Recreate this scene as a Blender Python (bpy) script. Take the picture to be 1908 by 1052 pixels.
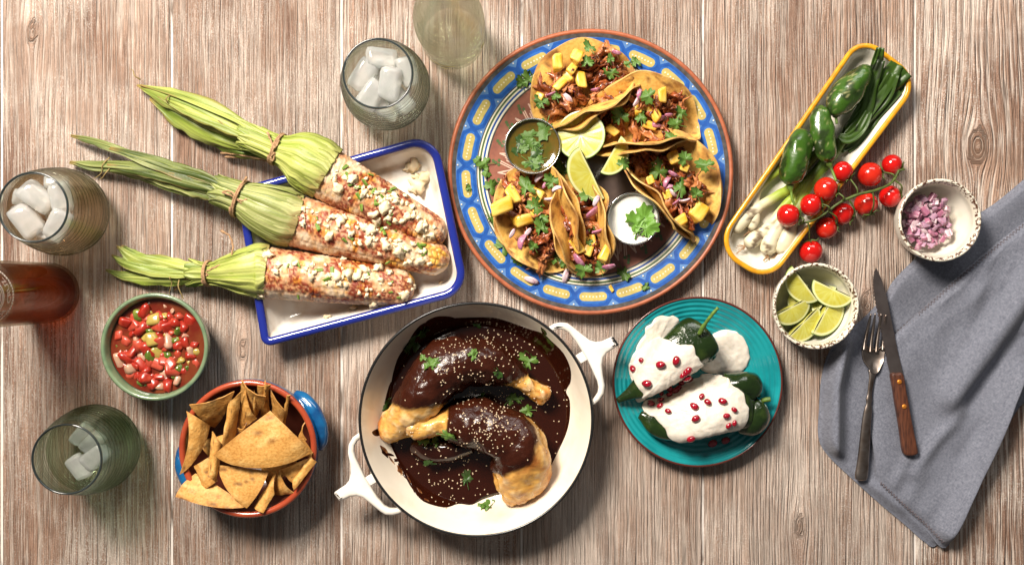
import bpy, bmesh, math, random
import numpy as np
from mathutils import Vector, Matrix, Euler
from mathutils.bvhtree import BVHTree
from mathutils.geometry import tessellate_polygon

for o in list(bpy.data.objects): bpy.data.objects.remove(o)
scene = bpy.context.scene
C = scene.collection
rnd = random.Random(7)
PI = math.pi

# ------------------------------------------------------------------ camera, world, lights, exposure
H = 1.2            # camera height above the table (m)
S = 0.0006         # metres on the table per photograph pixel
CX, CY = 954.0, 526.0
cam_d = bpy.data.cameras.new('camera')
cam = bpy.data.objects.new('camera', cam_d); C.objects.link(cam)
cam.location = (0, 0, H)
cam_d.sensor_width = 36.0
cam_d.lens = 36.0 * H / (1908 * S)
cam_d.clip_start = 0.01; cam_d.clip_end = 50
scene.camera = cam

world = bpy.data.worlds.new('World'); scene.world = world; world.use_nodes = True
bg = world.node_tree.nodes['Background']
bg.inputs[0].default_value = (1.0, 0.97, 0.94, 1); bg.inputs[1].default_value = 0.115

def area(name, loc, target, size, energy, col, size_y=None):
    d = bpy.data.lights.new(name, 'AREA'); d.energy = energy; d.color = col; d.size = size
    if size_y: d.shape = 'RECTANGLE'; d.size_y = size_y
    o = bpy.data.objects.new(name, d); C.objects.link(o); o.location = loc
    o.rotation_euler = (Vector(target) - Vector(loc)).to_track_quat('-Z', 'Y').to_euler()
    return o
area('key_lamp', (-0.78, 1.08, 1.62), (0.05, 0.10, 0), 0.60, 112, (1.0, 0.91, 0.80))
area('soft_lamp', (0.55, 1.75, 1.15), (0.1, 0.1, 0), 1.3, 17, (1.0, 0.97, 0.93), 0.6)

scene.view_settings.view_transform = 'Standard'
scene.view_settings.look = 'None'
scene.view_settings.exposure = 0.0
scene.view_settings.gamma = 1.0
scene.view_settings.use_curve_mapping = False

scene.cycles.transparent_max_bounces = 40; scene.cycles.max_bounces = 20; scene.cycles.transmission_bounces = 20; scene.cycles.glossy_bounces = 8

# ------------------------------------------------------------------ helpers
def P(px, py, z=0.0):
    """photograph pixel -> point at height z"""
    k = S * (H - z) / H
    return np.array([(px - CX) * k, (CY - py) * k, z])

def h3(i, j, k, seed):
    n = (i.astype(np.int64) * 374761393 + j.astype(np.int64) * 668265263 + k.astype(np.int64) * 2147483647 + seed * 974711) & 0xffffffff
    n = ((n ^ (n >> 13)) * 1274126177) & 0xffffffff
    n = ((n ^ (n >> 16)) * 2246822519) & 0xffffffff
    return ((n ^ (n >> 15)) & 0xffff) / 65535.0

def vn(p, seed=0):
    p = np.asarray(p, float); f = np.floor(p); t = p - f; t = t * t * (3 - 2 * t)
    i, j, k = f[..., 0], f[..., 1], f[..., 2]
    r = 0
    for a in (0, 1):
        for b in (0, 1):
            for c in (0, 1):
                w = (t[..., 0] if a else 1 - t[..., 0]) * (t[..., 1] if b else 1 - t[..., 1]) * (t[..., 2] if c else 1 - t[..., 2])
                r = r + w * h3(i + a, j + b, k + c, seed)
    return r

def fbm(p, seed=0, octv=3):
    p = np.asarray(p, float); s = 0; a = 0.5; tot = 0
    for o in range(octv):
        s = s + a * vn(p * 2 ** o, seed + o * 17); tot += a; a *= 0.5
    return s / tot

def sm(a, b, x):
    t = np.clip((np.asarray(x, float) - a) / (b - a), 0, 1); return t * t * (3 - 2 * t)

def mixc(c1, c2, f):
    f = np.asarray(f)[..., None]; return np.asarray(c1) * (1 - f) + np.asarray(c2) * f

LOC = {}           # world location of each root
GEO = {}           # world-space geometry, for dropping things onto surfaces

def props(o, label=None, cat=None, group=None, kind=None):
    if label: o['label'] = label
    if cat: o['category'] = cat
    if group: o['group'] = group
    if kind: o['kind'] = kind
    return o

def thing(name, label, cat, loc, group=None):
    o = bpy.data.objects.new(name, None); C.objects.link(o)
    o.empty_display_size = 0.01
    loc = np.asarray(loc, float); o.location = loc; LOC[o.name] = loc
    return props(o, label, cat, group)

def mk(name, V, F, mat, parent=None, smooth=True, cols=None, attrs=None, mats=None, fm=None, sharp=None, label=None, cat=None, group=None, kind=None):
    """one mesh object from world-space vertices"""
    V = np.asarray(V, float)
    if parent is None:
        base = np.array([(V[:, 0].min() + V[:, 0].max()) / 2, (V[:, 1].min() + V[:, 1].max()) / 2, V[:, 2].min()])
    else:
        base = LOC[parent.name]
    me = bpy.data.meshes.new(name)
    me.from_pydata((V - base).tolist(), [], [list(map(int, f)) for f in F])
    for m in (mats or [mat]): me.materials.append(m)
    if fm is not None: me.polygons.foreach_set('material_index', np.asarray(fm, np.int32))
    if smooth: me.polygons.foreach_set('use_smooth', np.ones(len(me.polygons), bool))
    if cols is not None:
        a = me.color_attributes.new('Col', 'FLOAT_COLOR', 'POINT')
        c = np.ones((len(V), 4)); c[:, :3] = np.clip(cols, 0, 1); a.data.foreach_set('color', c.ravel())
    for k, v in (attrs or {}).items():
        a = me.attributes.new(k, 'FLOAT', 'POINT'); a.data.foreach_set('value', np.asarray(v, float).ravel())
    me.update()
    if sharp: me.set_sharp_from_angle(angle=math.radians(sharp))
    o = bpy.data.objects.new(name, me); C.objects.link(o)
    if parent is None: o.location = base
    else: o.parent = parent
    LOC[o.name] = base
    GEO[o.name] = (V, F)
    return props(o, label, cat, group, kind)

def inst(name, me, loc, rot=(0, 0, 0), scale=1.0, parent=None, label=None, cat=None, group=None):
    """a piece that shares mesh data; rot is Euler or a 3x3/quaternion"""
    o = bpy.data.objects.new(name, me); C.objects.link(o)
    loc = np.asarray(loc, float)
    if parent is not None:
        o.parent = parent; o.location = loc - LOC[parent.name]
    else: o.location = loc
    if isinstance(rot, Matrix): rot = rot.to_euler()
    o.rotation_euler = rot
    o.scale = (scale,) * 3 if np.isscalar(scale) else scale
    LOC[o.name] = loc
    return props(o, label, cat, group)

_bv = {}
def bvh(o):
    if o.name not in _bv:
        V, F = GEO[o.name]
        _bv[o.name] = BVHTree.FromPolygons([Vector(v) for v in V], [list(map(int, f)) for f in F])
    return _bv[o.name]

def hit(px, py, objs):
    """where the sight line through a pixel meets the first of these surfaces"""
    d = Vector(((px - CX) * S, (CY - py) * S, -H)).normalized(); best = None
    for o in objs:
        r = bvh(o).ray_cast(Vector((0, 0, H)), d)
        if r[0] is not None and (best is None or r[3] < best[3]): best = r
    if best is None: return P(px, py, 0), np.array([0, 0, 1.])
    n = best[1]
    if n.z < 0: n = -n
    return np.array(best[0]), np.array(n)

def down(x, y, objs, default=0.0):
    best = default
    for o in objs:
        r = bvh(o).ray_cast(Vector((x, y, 1.0)), Vector((0, 0, -1)))
        if r[0] is not None: best = max(best, r[0].z)
    return best

def align(n, spin):
    q = Vector(n).to_track_quat('Z', 'Y')
    return (q.to_matrix() @ Matrix.Rotation(spin, 3, 'Z'))

def grid_faces(n, m, wrap=False, off=0):
    F = []
    for i in range(n - 1):
        for j in range(m if wrap else m - 1):
            a = off + i * m + j; b = off + i * m + (j + 1) % m
            F.append((a, b, b + m, a + m))
    return F

def lathe(profile, c, n=72, close=False, ripple=None):
    """profile [(r, z)] revolved about the vertical through c"""
    V = []; ang = np.linspace(0, 2 * PI, n, endpoint=False)
    pr = list(profile)
    for r, z in pr:
        rr = max(r, 1e-5)
        V.append(np.stack([c[0] + rr * np.cos(ang), c[1] + rr * np.sin(ang), np.full(n, c[2] + z)], 1))
    F = grid_faces(len(pr), n, True)
    if close:
        k = (len(pr) - 1) * n
        F += [(k + j, k + (j + 1) % n, (j + 1) % n, j) for j in range(n)]
    return np.concatenate(V), F

def smooth_prof(pts, n=6):
    """Catmull-Rom through points of any dimension"""
    p = np.asarray(pts, float); q = np.vstack([2 * p[0] - p[1], p, 2 * p[-1] - p[-2]]); out = []
    for i in range(1, len(q) - 2):
        for t in np.linspace(0, 1, n, endpoint=False):
            a, b, c, d = q[i - 1], q[i], q[i + 1], q[i + 2]
            out.append(0.5 * (2 * b + (c - a) * t + (2 * a - 5 * b + 4 * c - d) * t ** 2 + (3 * b - a - 3 * c + d) * t ** 3))
    out.append(p[-1]); return np.array(out)

def frames(path):
    path = np.asarray(path, float); T = np.gradient(path, axis=0); T /= np.linalg.norm(T, axis=1)[:, None] + 1e-12
    up = np.array([0, 0, 1.]) if abs(T[0][2]) < 0.9 else np.array([1., 0, 0])
    A = []; B = []
    a = np.cross(up, T[0]); a /= np.linalg.norm(a)
    for t in T:
        a = a - t * np.dot(a, t); a /= np.linalg.norm(a) + 1e-12
        A.append(a); B.append(np.cross(t, a))
    return T, np.array(A), np.array(B)       # A sideways, B upwards

def tube(path, rad, n=10, flat=1.0, caps=True, rfun=None):
    path = np.asarray(path, float); m = len(path)
    rad = np.full(m, rad) if np.isscalar(rad) else np.asarray(rad, float)
    T, A, B = frames(path); ang = np.linspace(0, 2 * PI, n, endpoint=False)
    R = rad[:, None] * (np.ones((m, n)) if rfun is None else rfun(np.linspace(0, 1, m)[:, None], ang[None, :]))
    V = path[:, None, :] + (R * np.cos(ang))[..., None] * A[:, None, :] + (R * np.sin(ang) * flat)[..., None] * B[:, None, :]
    V = V.reshape(-1, 3); F = grid_faces(m, n, True)
    if caps: F = F + [tuple(range(n))[::-1], tuple((m - 1) * n + k for k in range(n))]
    return V, F

def join(*parts):
    V = []; F = []; o = 0
    for v, f in parts:
        V.append(np.asarray(v, float)); F += [tuple(int(i) + o for i in q) for q in f]; o += len(v)
    return np.concatenate(V), F

def normals(V, F):
    N = np.zeros_like(V)
    for f in F:
        a, b, c = V[f[0]], V[f[1]], V[f[2]]
        n = np.cross(b - a, c - a)
        if len(f) > 3: n = n + np.cross(c - a, V[f[3]] - a)
        for i in f: N[i] += n
    return N / (np.linalg.norm(N, axis=1)[:, None] + 1e-15)

def thicken(V, F, t):
    """sheet -> closed slab of thickness t (added against the normal)"""
    V = np.asarray(V, float); N = normals(V, F); n = len(V)
    W = np.concatenate([V, V - N * (np.asarray(t)[..., None] if not np.isscalar(t) else t)])
    G = list(F) + [tuple(i + n for i in f)[::-1] for f in F]
    cnt = {}
    for f in F:
        for i in range(len(f)):
            e = (f[i], f[(i + 1) % len(f)]); cnt[e] = 1
    for (a, b) in cnt:
        if (b, a) not in cnt: G.append((b, a, a + n, b + n))
    return W, G

def ico(sub=2):
    bm = bmesh.new(); bmesh.ops.create_icosphere(bm, subdivisions=sub, radius=1.0)
    V = np.array([v.co[:] for v in bm.verts]); F = [tuple(v.index for v in f.verts) for f in bm.faces]; bm.free(); return V, F

ICO1, ICO2, ICO3 = ico(1), ico(2), ico(3)

def blob(c, rad, amp=0.2, freq=1.5, seed=0, base=ICO2):
    V, F = base; d = fbm(V * freq + seed * 3.7, seed, 2)
    return V * np.asarray(rad) * (1 + amp * (d - 0.5) * 2)[:, None] + np.asarray(c), F

def proto(name, V, F, mat, smooth=True, cols=None):
    me = bpy.data.meshes.new(name); me.from_pydata(np.asarray(V).tolist(), [], [list(map(int, f)) for f in F])
    me.materials.append(mat)
    if smooth: me.polygons.foreach_set('use_smooth', np.ones(len(me.polygons), bool))
    if cols is not None:
        a = me.color_attributes.new('Col', 'FLOAT_COLOR', 'POINT')
        c = np.ones((len(V), 4)); c[:, :3] = np.clip(cols, 0, 1); a.data.foreach_set('color', c.ravel())
    me.update(); return me

def dice(dims, jit=0.15, bev=0.18, seed=0):
    """rounded uneven box"""
    r = random.Random(seed); bm = bmesh.new(); bmesh.ops.create_cube(bm, size=1.0)
    for v in bm.verts:
        v.co = Vector([v.co[k] * dims[k] * (1 + r.uniform(-jit, jit)) + r.uniform(-jit, jit) * 0.4 * dims[k] for k in range(3)])
    bmesh.ops.bevel(bm, geom=list(bm.edges), offset=min(dims) * bev, segments=2, affect='EDGES', profile=0.6)
    V = np.array([v.co[:] for v in bm.verts]); F = [tuple(v.index for v in f.verts) for f in bm.faces]; bm.free(); return V, F

def poly_slab(pts, z0, z1, bev=0.0):
    """flat outline with thickness; pts = (n,2) metres; top edge bevelled"""
    pts = np.asarray(pts, float); n = len(pts)
    area2 = np.sum(pts[:, 0] * np.roll(pts[:, 1], -1) - np.roll(pts[:, 0], -1) * pts[:, 1])
    if area2 < 0: pts = pts[::-1]
    d = np.roll(pts, -1, 0) - np.roll(pts, 1, 0); d /= np.linalg.norm(d, axis=1)[:, None] + 1e-12
    nin = np.stack([-d[:, 1], d[:, 0]], 1)
    rings = []
    if bev > 0:
        for a in (0, 30, 60, 90):
            a = math.radians(a); rings.append((bev * (1 - math.sin(a)), z0 + bev * (1 - math.cos(a))))
        for a in (0, 30, 60, 90):
            a = math.radians(a); rings.append((bev * (1 - math.cos(a)), z1 - bev + bev * math.sin(a)))
    else: rings = [(0, z0), (0, z1)]
    V = np.concatenate([np.column_stack([pts + nin * o, np.full(n, z)]) for o, z in rings])
    F = grid_faces(len(rings), n, True)
    tri = tessellate_polygon([[Vector((p[0], p[1], 0)) for p in V[-n:, :2]]])
    k = (len(rings) - 1) * n
    for t in tri:
        a, b, c = [V[k + i, :2] for i in t]
        if (b[0] - a[0]) * (c[1] - a[1]) - (b[1] - a[1]) * (c[0] - a[0]) < 0: t = t[::-1]
        F.append(tuple(k + i for i in t)); F.append(tuple(i for i in t)[::-1])
    return V, F

def in_poly(x, y, poly):
    x = np.asarray(x); y = np.asarray(y); r = np.zeros(x.shape, bool); n = len(poly); j = n - 1
    for i in range(n):
        xi, yi = poly[i]; xj, yj = poly[j]
        r ^= ((yi > y) != (yj > y)) & (x < (xj - xi) * (y - yi) / (yj - yi + 1e-15) + xi); j = i
    return r

def poly_dist(x, y, poly):
    d = np.full(np.shape(x), 1e9); n = len(poly)
    for i in range(n):
        a = np.array(poly[i]); b = np.array(poly[(i + 1) % n]); ab = b - a
        t = np.clip(((x - a[0]) * ab[0] + (y - a[1]) * ab[1]) / (ab @ ab + 1e-15), 0, 1)
        d = np.minimum(d, np.hypot(x - a[0] - t * ab[0], y - a[1] - t * ab[1]))
    return d

def seg_dist(x, y, pts):
    d = np.full(np.shape(x), 1e9)
    for i in range(len(pts) - 1):
        a = np.array(pts[i], float); b = np.array(pts[i + 1], float); ab = b - a
        t = np.clip(((x - a[0]) * ab[0] + (y - a[1]) * ab[1]) / (ab @ ab + 1e-15), 0, 1)
        d = np.minimum(d, np.hypot(x - a[0] - t * ab[0], y - a[1] - t * ab[1]))
    return d

def closed_spline(pts, n=6):
    p = np.asarray(pts, float); m = len(p); out = []
    for i in range(m):
        a, b, c, d = p[i - 1], p[i], p[(i + 1) % m], p[(i + 2) % m]
        for t in np.linspace(0, 1, n, endpoint=False):
            out.append(0.5 * (2 * b + (c - a) * t + (2 * a - 5 * b + 4 * c - d) * t ** 2 + (3 * b - a - 3 * c + d) * t ** 3))
    return np.array(out)

def disc_mesh(outline, rings=14):
    """fan of rings from the centroid out to an outline (n,2) -> verts (k,2), frac, faces"""
    o = np.asarray(outline, float); c = o.mean(0); n = len(o); V = [c[None, :]]; fr = [np.zeros(1)]
    for i in range(1, rings + 1):
        f = math.sin(i / rings * PI / 2); V.append(c + (o - c) * f); fr.append(np.full(n, f))
    F = [(0, 1 + j, 1 + (j + 1) % n) for j in range(n)]
    for i in range(rings - 1):
        a = 1 + i * n
        for j in range(n): F.append((a + j, a + n + j, a + n + (j + 1) % n, a + (j + 1) % n))
    return np.concatenate(V), np.concatenate(fr), F

# ------------------------------------------------------------------ materials
def pm(name, col=(0.5, 0.5, 0.5), rough=0.5, attr=False, var=None, bump=None, metal=0, trans=0, ior=1.45, coat=0, sss=0, sss_r=(1, .5, .3), spec=0.5, rvar=0, sheen=0):
    """principled material. var=(colour2, scale, lo, hi[, stretch]); bump=(scale, strength, distance[, stretch])"""
    m = bpy.data.materials.new(name); m.use_nodes = True; nt = m.node_tree; N = nt.nodes; L = nt.links
    b = N['Principled BSDF']
    b.inputs['Base Color'].default_value = (*col, 1); b.inputs['Roughness'].default_value = rough
    b.inputs['Metallic'].default_value = metal; b.inputs['Transmission Weight'].default_value = trans
    b.inputs['IOR'].default_value = ior; b.inputs['Coat Weight'].default_value = coat; b.inputs['Coat Roughness'].default_value = 0.08
    b.inputs['Specular IOR Level'].default_value = spec
    if sss:
        b.inputs['Subsurface Weight'].default_value = sss; b.inputs['Subsurface Radius'].default_value = sss_r; b.inputs['Subsurface Scale'].default_value = 0.004
    if sheen: b.inputs['Sheen Weight'].default_value = sheen
    tc = N.new('ShaderNodeTexCoord')
    def noise(scale, stretch, det=3):
        mp = N.new('ShaderNodeMapping'); mp.inputs['Scale'].default_value = stretch or (1, 1, 1)
        L.new(tc.outputs['Object'], mp.inputs[0])
        t = N.new('ShaderNodeTexNoise'); t.inputs['Scale'].default_value = scale; t.inputs['Detail'].default_value = det
        L.new(mp.outputs[0], t.inputs['Vector']); return t
    src = None
    if attr:
        a = N.new('ShaderNodeAttribute'); a.attribute_name = 'Col'; src = a.outputs['Color']
    if var:
        t = noise(var[1], var[4] if len(var) > 4 else None, 5)
        r = N.new('ShaderNodeMapRange'); r.inputs[1].default_value = var[2]; r.inputs[2].default_value = var[3]
        L.new(t.outputs[0], r.inputs[0])
        mx = N.new('ShaderNodeMix'); mx.data_type = 'RGBA'
        L.new(r.outputs[0], mx.inputs[0])
        if src: 
            mx.blend_type = 'MULTIPLY'; L.new(src, mx.inputs[6])
        else: mx.inputs[6].default_value = (*col, 1)
        mx.inputs[7].default_value = (*var[0], 1); src = mx.outputs[2]
    if src: L.new(src, b.inputs['Base Color'])
    if rvar:
        t = noise(rvar[0], None); r = N.new('ShaderNodeMapRange'); r.inputs[1].default_value = .3; r.inputs[2].default_value = .7
        r.inputs[3].default_value = rvar[1]; r.inputs[4].default_value = rvar[2]
        L.new(t.outputs[0], r.inputs[0]); L.new(r.outputs[0], b.inputs['Roughness'])
    if bump:
        t = noise(bump[0], bump[3] if len(bump) > 3 else None, 4)
        bn = N.new('ShaderNodeBump'); bn.inputs['Strength'].default_value = bump[1]; bn.inputs['Distance'].default_value = bump[2]
        L.new(t.outputs[0], bn.inputs['Height']); L.new(bn.outputs[0], b.inputs['Normal'])
    return m

def glass(name, col, ior=1.45, rough=0.0, clear=0.25, bump=None, edge=0.55):
    """clear glass: sees straight through, mirrors by Fresnel, darkens where the wall is seen edge-on, with a share of true refraction"""
    m = bpy.data.materials.new(name); m.use_nodes = True; nt = m.node_tree; N = nt.nodes; L = nt.links
    N.remove(N['Principled BSDF']); out = N['Material Output']
    g = N.new('ShaderNodeBsdfGlass'); g.inputs['Color'].default_value = (*col, 1); g.inputs['IOR'].default_value = ior; g.inputs['Roughness'].default_value = rough
    lw = N.new('ShaderNodeLayerWeight'); lw.inputs['Blend'].default_value = 0.5
    pw = N.new('ShaderNodeMath'); pw.operation = 'POWER'; pw.inputs[1].default_value = 2.0; L.new(lw.outputs['Facing'], pw.inputs[0])
    mc = N.new('ShaderNodeMix'); mc.data_type = 'RGBA'; mc.inputs[6].default_value = (*col, 1); mc.inputs[7].default_value = (*[c * edge * (.92 if i != 1 else 1) for i, c in enumerate(col)], 1); L.new(pw.outputs[0], mc.inputs[0])
    t = N.new('ShaderNodeBsdfTransparent'); L.new(mc.outputs[2], t.inputs[0])
    gl = N.new('ShaderNodeBsdfGlossy'); gl.inputs['Roughness'].default_value = 0.03
    p4 = N.new('ShaderNodeMath'); p4.operation = 'POWER'; p4.inputs[1].default_value = 5.0; L.new(lw.outputs['Facing'], p4.inputs[0])
    fr = N.new('ShaderNodeMapRange'); fr.inputs[3].default_value = ((ior - 1) / (ior + 1)) ** 2; fr.inputs[4].default_value = 0.45; L.new(p4.outputs[0], fr.inputs[0])
    x1 = N.new('ShaderNodeMixShader'); L.new(fr.outputs[0], x1.inputs[0]); L.new(t.outputs[0], x1.inputs[1]); L.new(gl.outputs[0], x1.inputs[2])
    x = N.new('ShaderNodeMixShader'); x.inputs[0].default_value = clear
    if bump:
        tc = N.new('ShaderNodeTexCoord'); mp = N.new('ShaderNodeMapping'); mp.inputs['Scale'].default_value = bump[3]
        n = N.new('ShaderNodeTexNoise'); n.inputs['Scale'].default_value = bump[0]; n.inputs['Detail'].default_value = 2
        bn = N.new('ShaderNodeBump'); bn.inputs['Strength'].default_value = bump[1]; bn.inputs['Distance'].default_value = bump[2]
        L.new(tc.outputs['Object'], mp.inputs[0]); L.new(mp.outputs[0], n.inputs['Vector']); L.new(n.outputs[0], bn.inputs['Height'])
        for nd in (g, lw, gl): L.new(bn.outputs[0], nd.inputs['Normal'])
    L.new(g.outputs[0], x.inputs[1]); L.new(x1.outputs[0], x.inputs[2]); L.new(x.outputs[0], out.inputs[0])
    return m

def wood_plank_material():
    m = bpy.data.materials.new('whitewashed_wood'); m.use_nodes = True; nt = m.node_tree; N = nt.nodes; L = nt.links
    b = N['Principled BSDF']
    def attr(n):
        a = N.new('ShaderNodeAttribute'); a.attribute_name = n; return a.outputs['Fac']
    def mth(op, a, c=None, clamp=False):
        x = N.new('ShaderNodeMath'); x.operation = op; x.use_clamp = clamp
        for i, v in enumerate((a, c)):
            if v is None: continue
            if isinstance(v, (int, float)): x.inputs[i].default_value = v
            else: L.new(v, x.inputs[i])
        return x.outputs[0]
    g, y, pid, kn, rel = attr('g'), attr('gy'), attr('pid'), attr('knot'), attr('relief')
    def tex(fx, fy, det, rough=0.55, off=0.0):
        c = N.new('ShaderNodeCombineXYZ')
        L.new(mth('MULTIPLY', g, fx), c.inputs[0]); L.new(mth('MULTIPLY', y, fy), c.inputs[1]); L.new(mth('ADD', pid, off), c.inputs[2])
        t = N.new('ShaderNodeTexNoise'); t.inputs['Scale'].default_value = 1.0; t.inputs['Detail'].default_value = det; t.inputs['Roughness'].default_value = rough
        L.new(c.outputs[0], t.inputs['Vector']); return t.outputs[0]
    def rng(v, a, c, d=0.0, e=1.0):
        r = N.new('ShaderNodeMapRange'); L.new(v, r.inputs[0])
        for i, q in enumerate((a, c, d, e)): r.inputs[i + 1].default_value = q
        return r.outputs[0]
    def mix(f, c1, c2, mode='MIX'):
        x = N.new('ShaderNodeMix'); x.data_type = 'RGBA'; x.blend_type = mode
        if isinstance(f, float): x.inputs[0].default_value = f
        else: L.new(f, x.inputs[0])
        for i, c in ((6, c1), (7, c2)):
            if isinstance(c, tuple): x.inputs[i].default_value = (*c, 1)
            else: L.new(c, x.inputs[i])
        return x.outputs[2]
    ridge = tex(470, 8, 2.5, 0.6)              # grain ridges, about 3 mm apart
    ridge2 = tex(1000, 40, 2, 0.6, 3.1)         # finer lines
    broad = tex(38, 4, 3, 0.5, 7.7)            # wide bands of tone
    patch = tex(14, 10, 4, 0.65, 5.5)            # patches of worn whitewash
    speck = tex(1500, 750, 2, 0.7, 9.3)        # pores
    tan = mix(rng(broad, .35, .68), (0.230, 0.125, 0.083), (0.46, 0.292, 0.208))
    tan = mix(rng(ridge2, .35, .6), mix(0.5, tan, (0.10, 0.062, 0.045)), tan)
    amount = mth('ADD', rng(patch, .3, .7, .05, -.10), 0.0)
    groove = rng(mth('ADD', ridge, amount), .40, .52, 1.0, 0.0)
    groove_shade = rng(ridge, .31, .37, 1.0, 0.0)  # thin shadow lines in the deepest grooves, painted into the colour
    colr = mix(mth('MULTIPLY', groove, mth('ADD', mth('MULTIPLY', rel, 0.35), 0.46)), tan, (0.68, 0.585, 0.505))
    colr = mix(mth('MULTIPLY', rng(speck, .52, .62), rng(patch, .38, .62, .12, .95)), colr, (0.74, 0.69, 0.63))
    colr = mix(mth('MULTIPLY', groove_shade, mth('ADD', mth('MULTIPLY', rel, 0.40), 0.42)), colr, (0.10, 0.065, 0.05))
    big = tex(5, 3.2, 4, 0.6, 12.5)
    colr = mix(mth('MULTIPLY', rng(big, .46, .68), 0.42), colr, (0.66, 0.56, 0.48))
    colr = mix(mth('MULTIPLY', rng(big, .50, .28), 0.35), colr, (0.20, 0.115, 0.075))
    colr = mix(mth('MULTIPLY', kn, 0.42), colr, (0.17, 0.085, 0.045))
    L.new(colr, b.inputs['Base Color'])
    b.inputs['Roughness'].default_value = 0.62; b.inputs['Specular IOR Level'].default_value = 0.3
    hgt = mth('ADD', rng(ridge, .3, .62), mth('MULTIPLY', ridge2, 0.5)); hgt = mth('ADD', hgt, mth('MULTIPLY', speck, 0.35))
    bn = N.new('ShaderNodeBump'); bn.inputs['Strength'].default_value = 1.0; bn.inputs['Distance'].default_value = 0.0034
    L.new(hgt, bn.inputs['Height']); L.new(bn.outputs[0], b.inputs['Normal'])
    return m

M = {}
M['wood'] = wood_plank_material()
M['seam'] = pm('whitewash_filler', (0.60, 0.56, 0.52), 0.8, var=((0.12, 0.09, 0.07), 90, .5, .66, (1, .2, 1)))
M['white_enamel'] = pm('white_enamel', (0.76, 0.73, 0.68), 0.16, coat=0.4, var=((0.70, 0.63, 0.53), 35, .45, .75))
M['tray_inside'] = pm('tray_enamel', (0.74, 0.71, 0.66), 0.2, coat=0.4, var=((0.48, 0.36, 0.24), 42, .5, .82))
M['blue_enamel'] = pm('blue_enamel', (0.012, 0.022, 0.20), 0.15, coat=0.6)
M['pan_inside'] = pm('cream_enamel', (0.78, 0.70, 0.58), 0.2, coat=0.4, var=((0.66, 0.52, 0.36), 26, .5, .85))
M['black_iron'] = pm('black_iron_edge', (0.012, 0.012, 0.012), 0.25)
M['terracotta'] = pm('terracotta', (0.36, 0.105, 0.045), 0.45, var=((0.26, 0.07, 0.03), 120, .4, .7))
M['plate_black'] = pm('plate_dark_glaze', (0.045, 0.04, 0.038), 0.3, coat=0.3, var=((0.09, 0.08, 0.075), 150, .4, .7))
M['plate_lightblue'] = pm('plate_pale_blue', (0.10, 0.21, 0.43), 0.28, coat=0.3, var=((0.07, 0.16, 0.37), 160, .4, .7))
M['plate_blue'] = pm('plate_cobalt', (0.018, 0.085, 0.33), 0.28, coat=0.3, var=((0.012, 0.06, 0.26), 170, .4, .7))
M['plate_midblue'] = pm('plate_mid_blue', (0.03, 0.13, 0.42), 0.28, coat=0.3, var=((0.02, 0.10, 0.35), 170, .4, .7))
M['plate_yellow'] = pm('plate_ochre', (0.47, 0.38, 0.12), 0.3, coat=0.3, var=((0.36, 0.28, 0.09), 170, .4, .7))
M['plate_cream'] = pm('plate_cream_line', (0.66, 0.62, 0.50), 0.3)
M['plate_green'] = pm('plate_green_line', (0.07, 0.12, 0.045), 0.3)
M['plate_brown'] = pm('plate_terracotta_glaze', (0.25, 0.095, 0.062), 0.34, coat=0.2, var=((0.19, 0.07, 0.05), 120, .4, .7))
M['plate_red'] = pm('plate_dark_red', (0.17, 0.022, 0.014), 0.35)
M['plate_well'] = pm('plate_well_glaze', (0.15, 0.105, 0.085), 0.22, coat=0.5, var=((0.10, 0.07, 0.06), 60, .4, .7))
M['steel'] = pm('brushed_steel', (0.60, 0.59, 0.57), 0.22, metal=1, bump=(300, .06, .0003, (.2, .2, 4)))
M['old_steel'] = pm('worn_steel', (0.33, 0.28, 0.25), 0.33, metal=1, var=((0.20, 0.15, 0.12), 90, .4, .7), bump=(250, .12, .0003))
M['blade'] = pm('knife_blade', (0.32, 0.27, 0.255), 0.36, metal=1, var=((0.22, 0.18, 0.17), 60, .4, .7), bump=(500, .08, .0002, (1, .1, 1)))
M['handle_wood'] = pm('dark_handle_wood', (0.105, 0.036, 0.018), 0.42, var=((0.045, 0.016, 0.01), 160, .4, .65, (3, .4, 1)), bump=(260, .2, .0004, (3, .3, 1)))
M['brass'] = pm('copper_rivet', (0.75, 0.27, 0.04), 0.35, metal=0.7)
M['tortilla'] = pm('corn_tortilla', rough=0.62, attr=True, var=((0.80, 0.70, 0.55), 330, .45, .72), bump=(420, .35, .0008))
M['chip'] = pm('tortilla_chip', rough=0.6, attr=True, var=((0.78, 0.66, 0.5), 420, .45, .7), bump=(330, .6, .0012))
M['meat'] = pm('adobo_meat', (0.30, 0.072, 0.018), 0.36, var=((0.105, 0.022, 0.008), 170, .42, .62), bump=(300, .6, .0012, (1, 1, 2.2)), coat=0.25)
M['meat_light'] = pm('adobo_meat_pale', (0.46, 0.17, 0.055), 0.4, var=((0.20, 0.05, 0.015), 170, .45, .65), bump=(300, .6, .0012, (1, 1, 2.2)), coat=0.2)
M['pineapple'] = pm('pineapple', (0.66, 0.36, 0.028), 0.3, var=((0.78, 0.55, 0.13), 210, .4, .65, (1, 1, .3)), bump=(400, .3, .0006, (1, 1, .3)), sss=0.25)
M['onion'] = pm('red_onion_flesh', (0.62, 0.47, 0.51), 0.3, var=((0.30, 0.07, 0.15), 260, .52, .66), sss=0.2, sss_r=(1, .5, .6))
M['onion_purple'] = pm('red_onion_skin_side', (0.36, 0.13, 0.21), 0.28, var=((0.58, 0.36, 0.43), 150, .48, .66), sss=0.15)
M['onion_shaded'] = pm('shaded_onion_flesh', (0.42, 0.25, 0.34), 0.3, var=((0.24, 0.07, 0.15), 160, .5, .72), sss=0.2)  # purple flesh with the shade inside the bowl put into its colour
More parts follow.
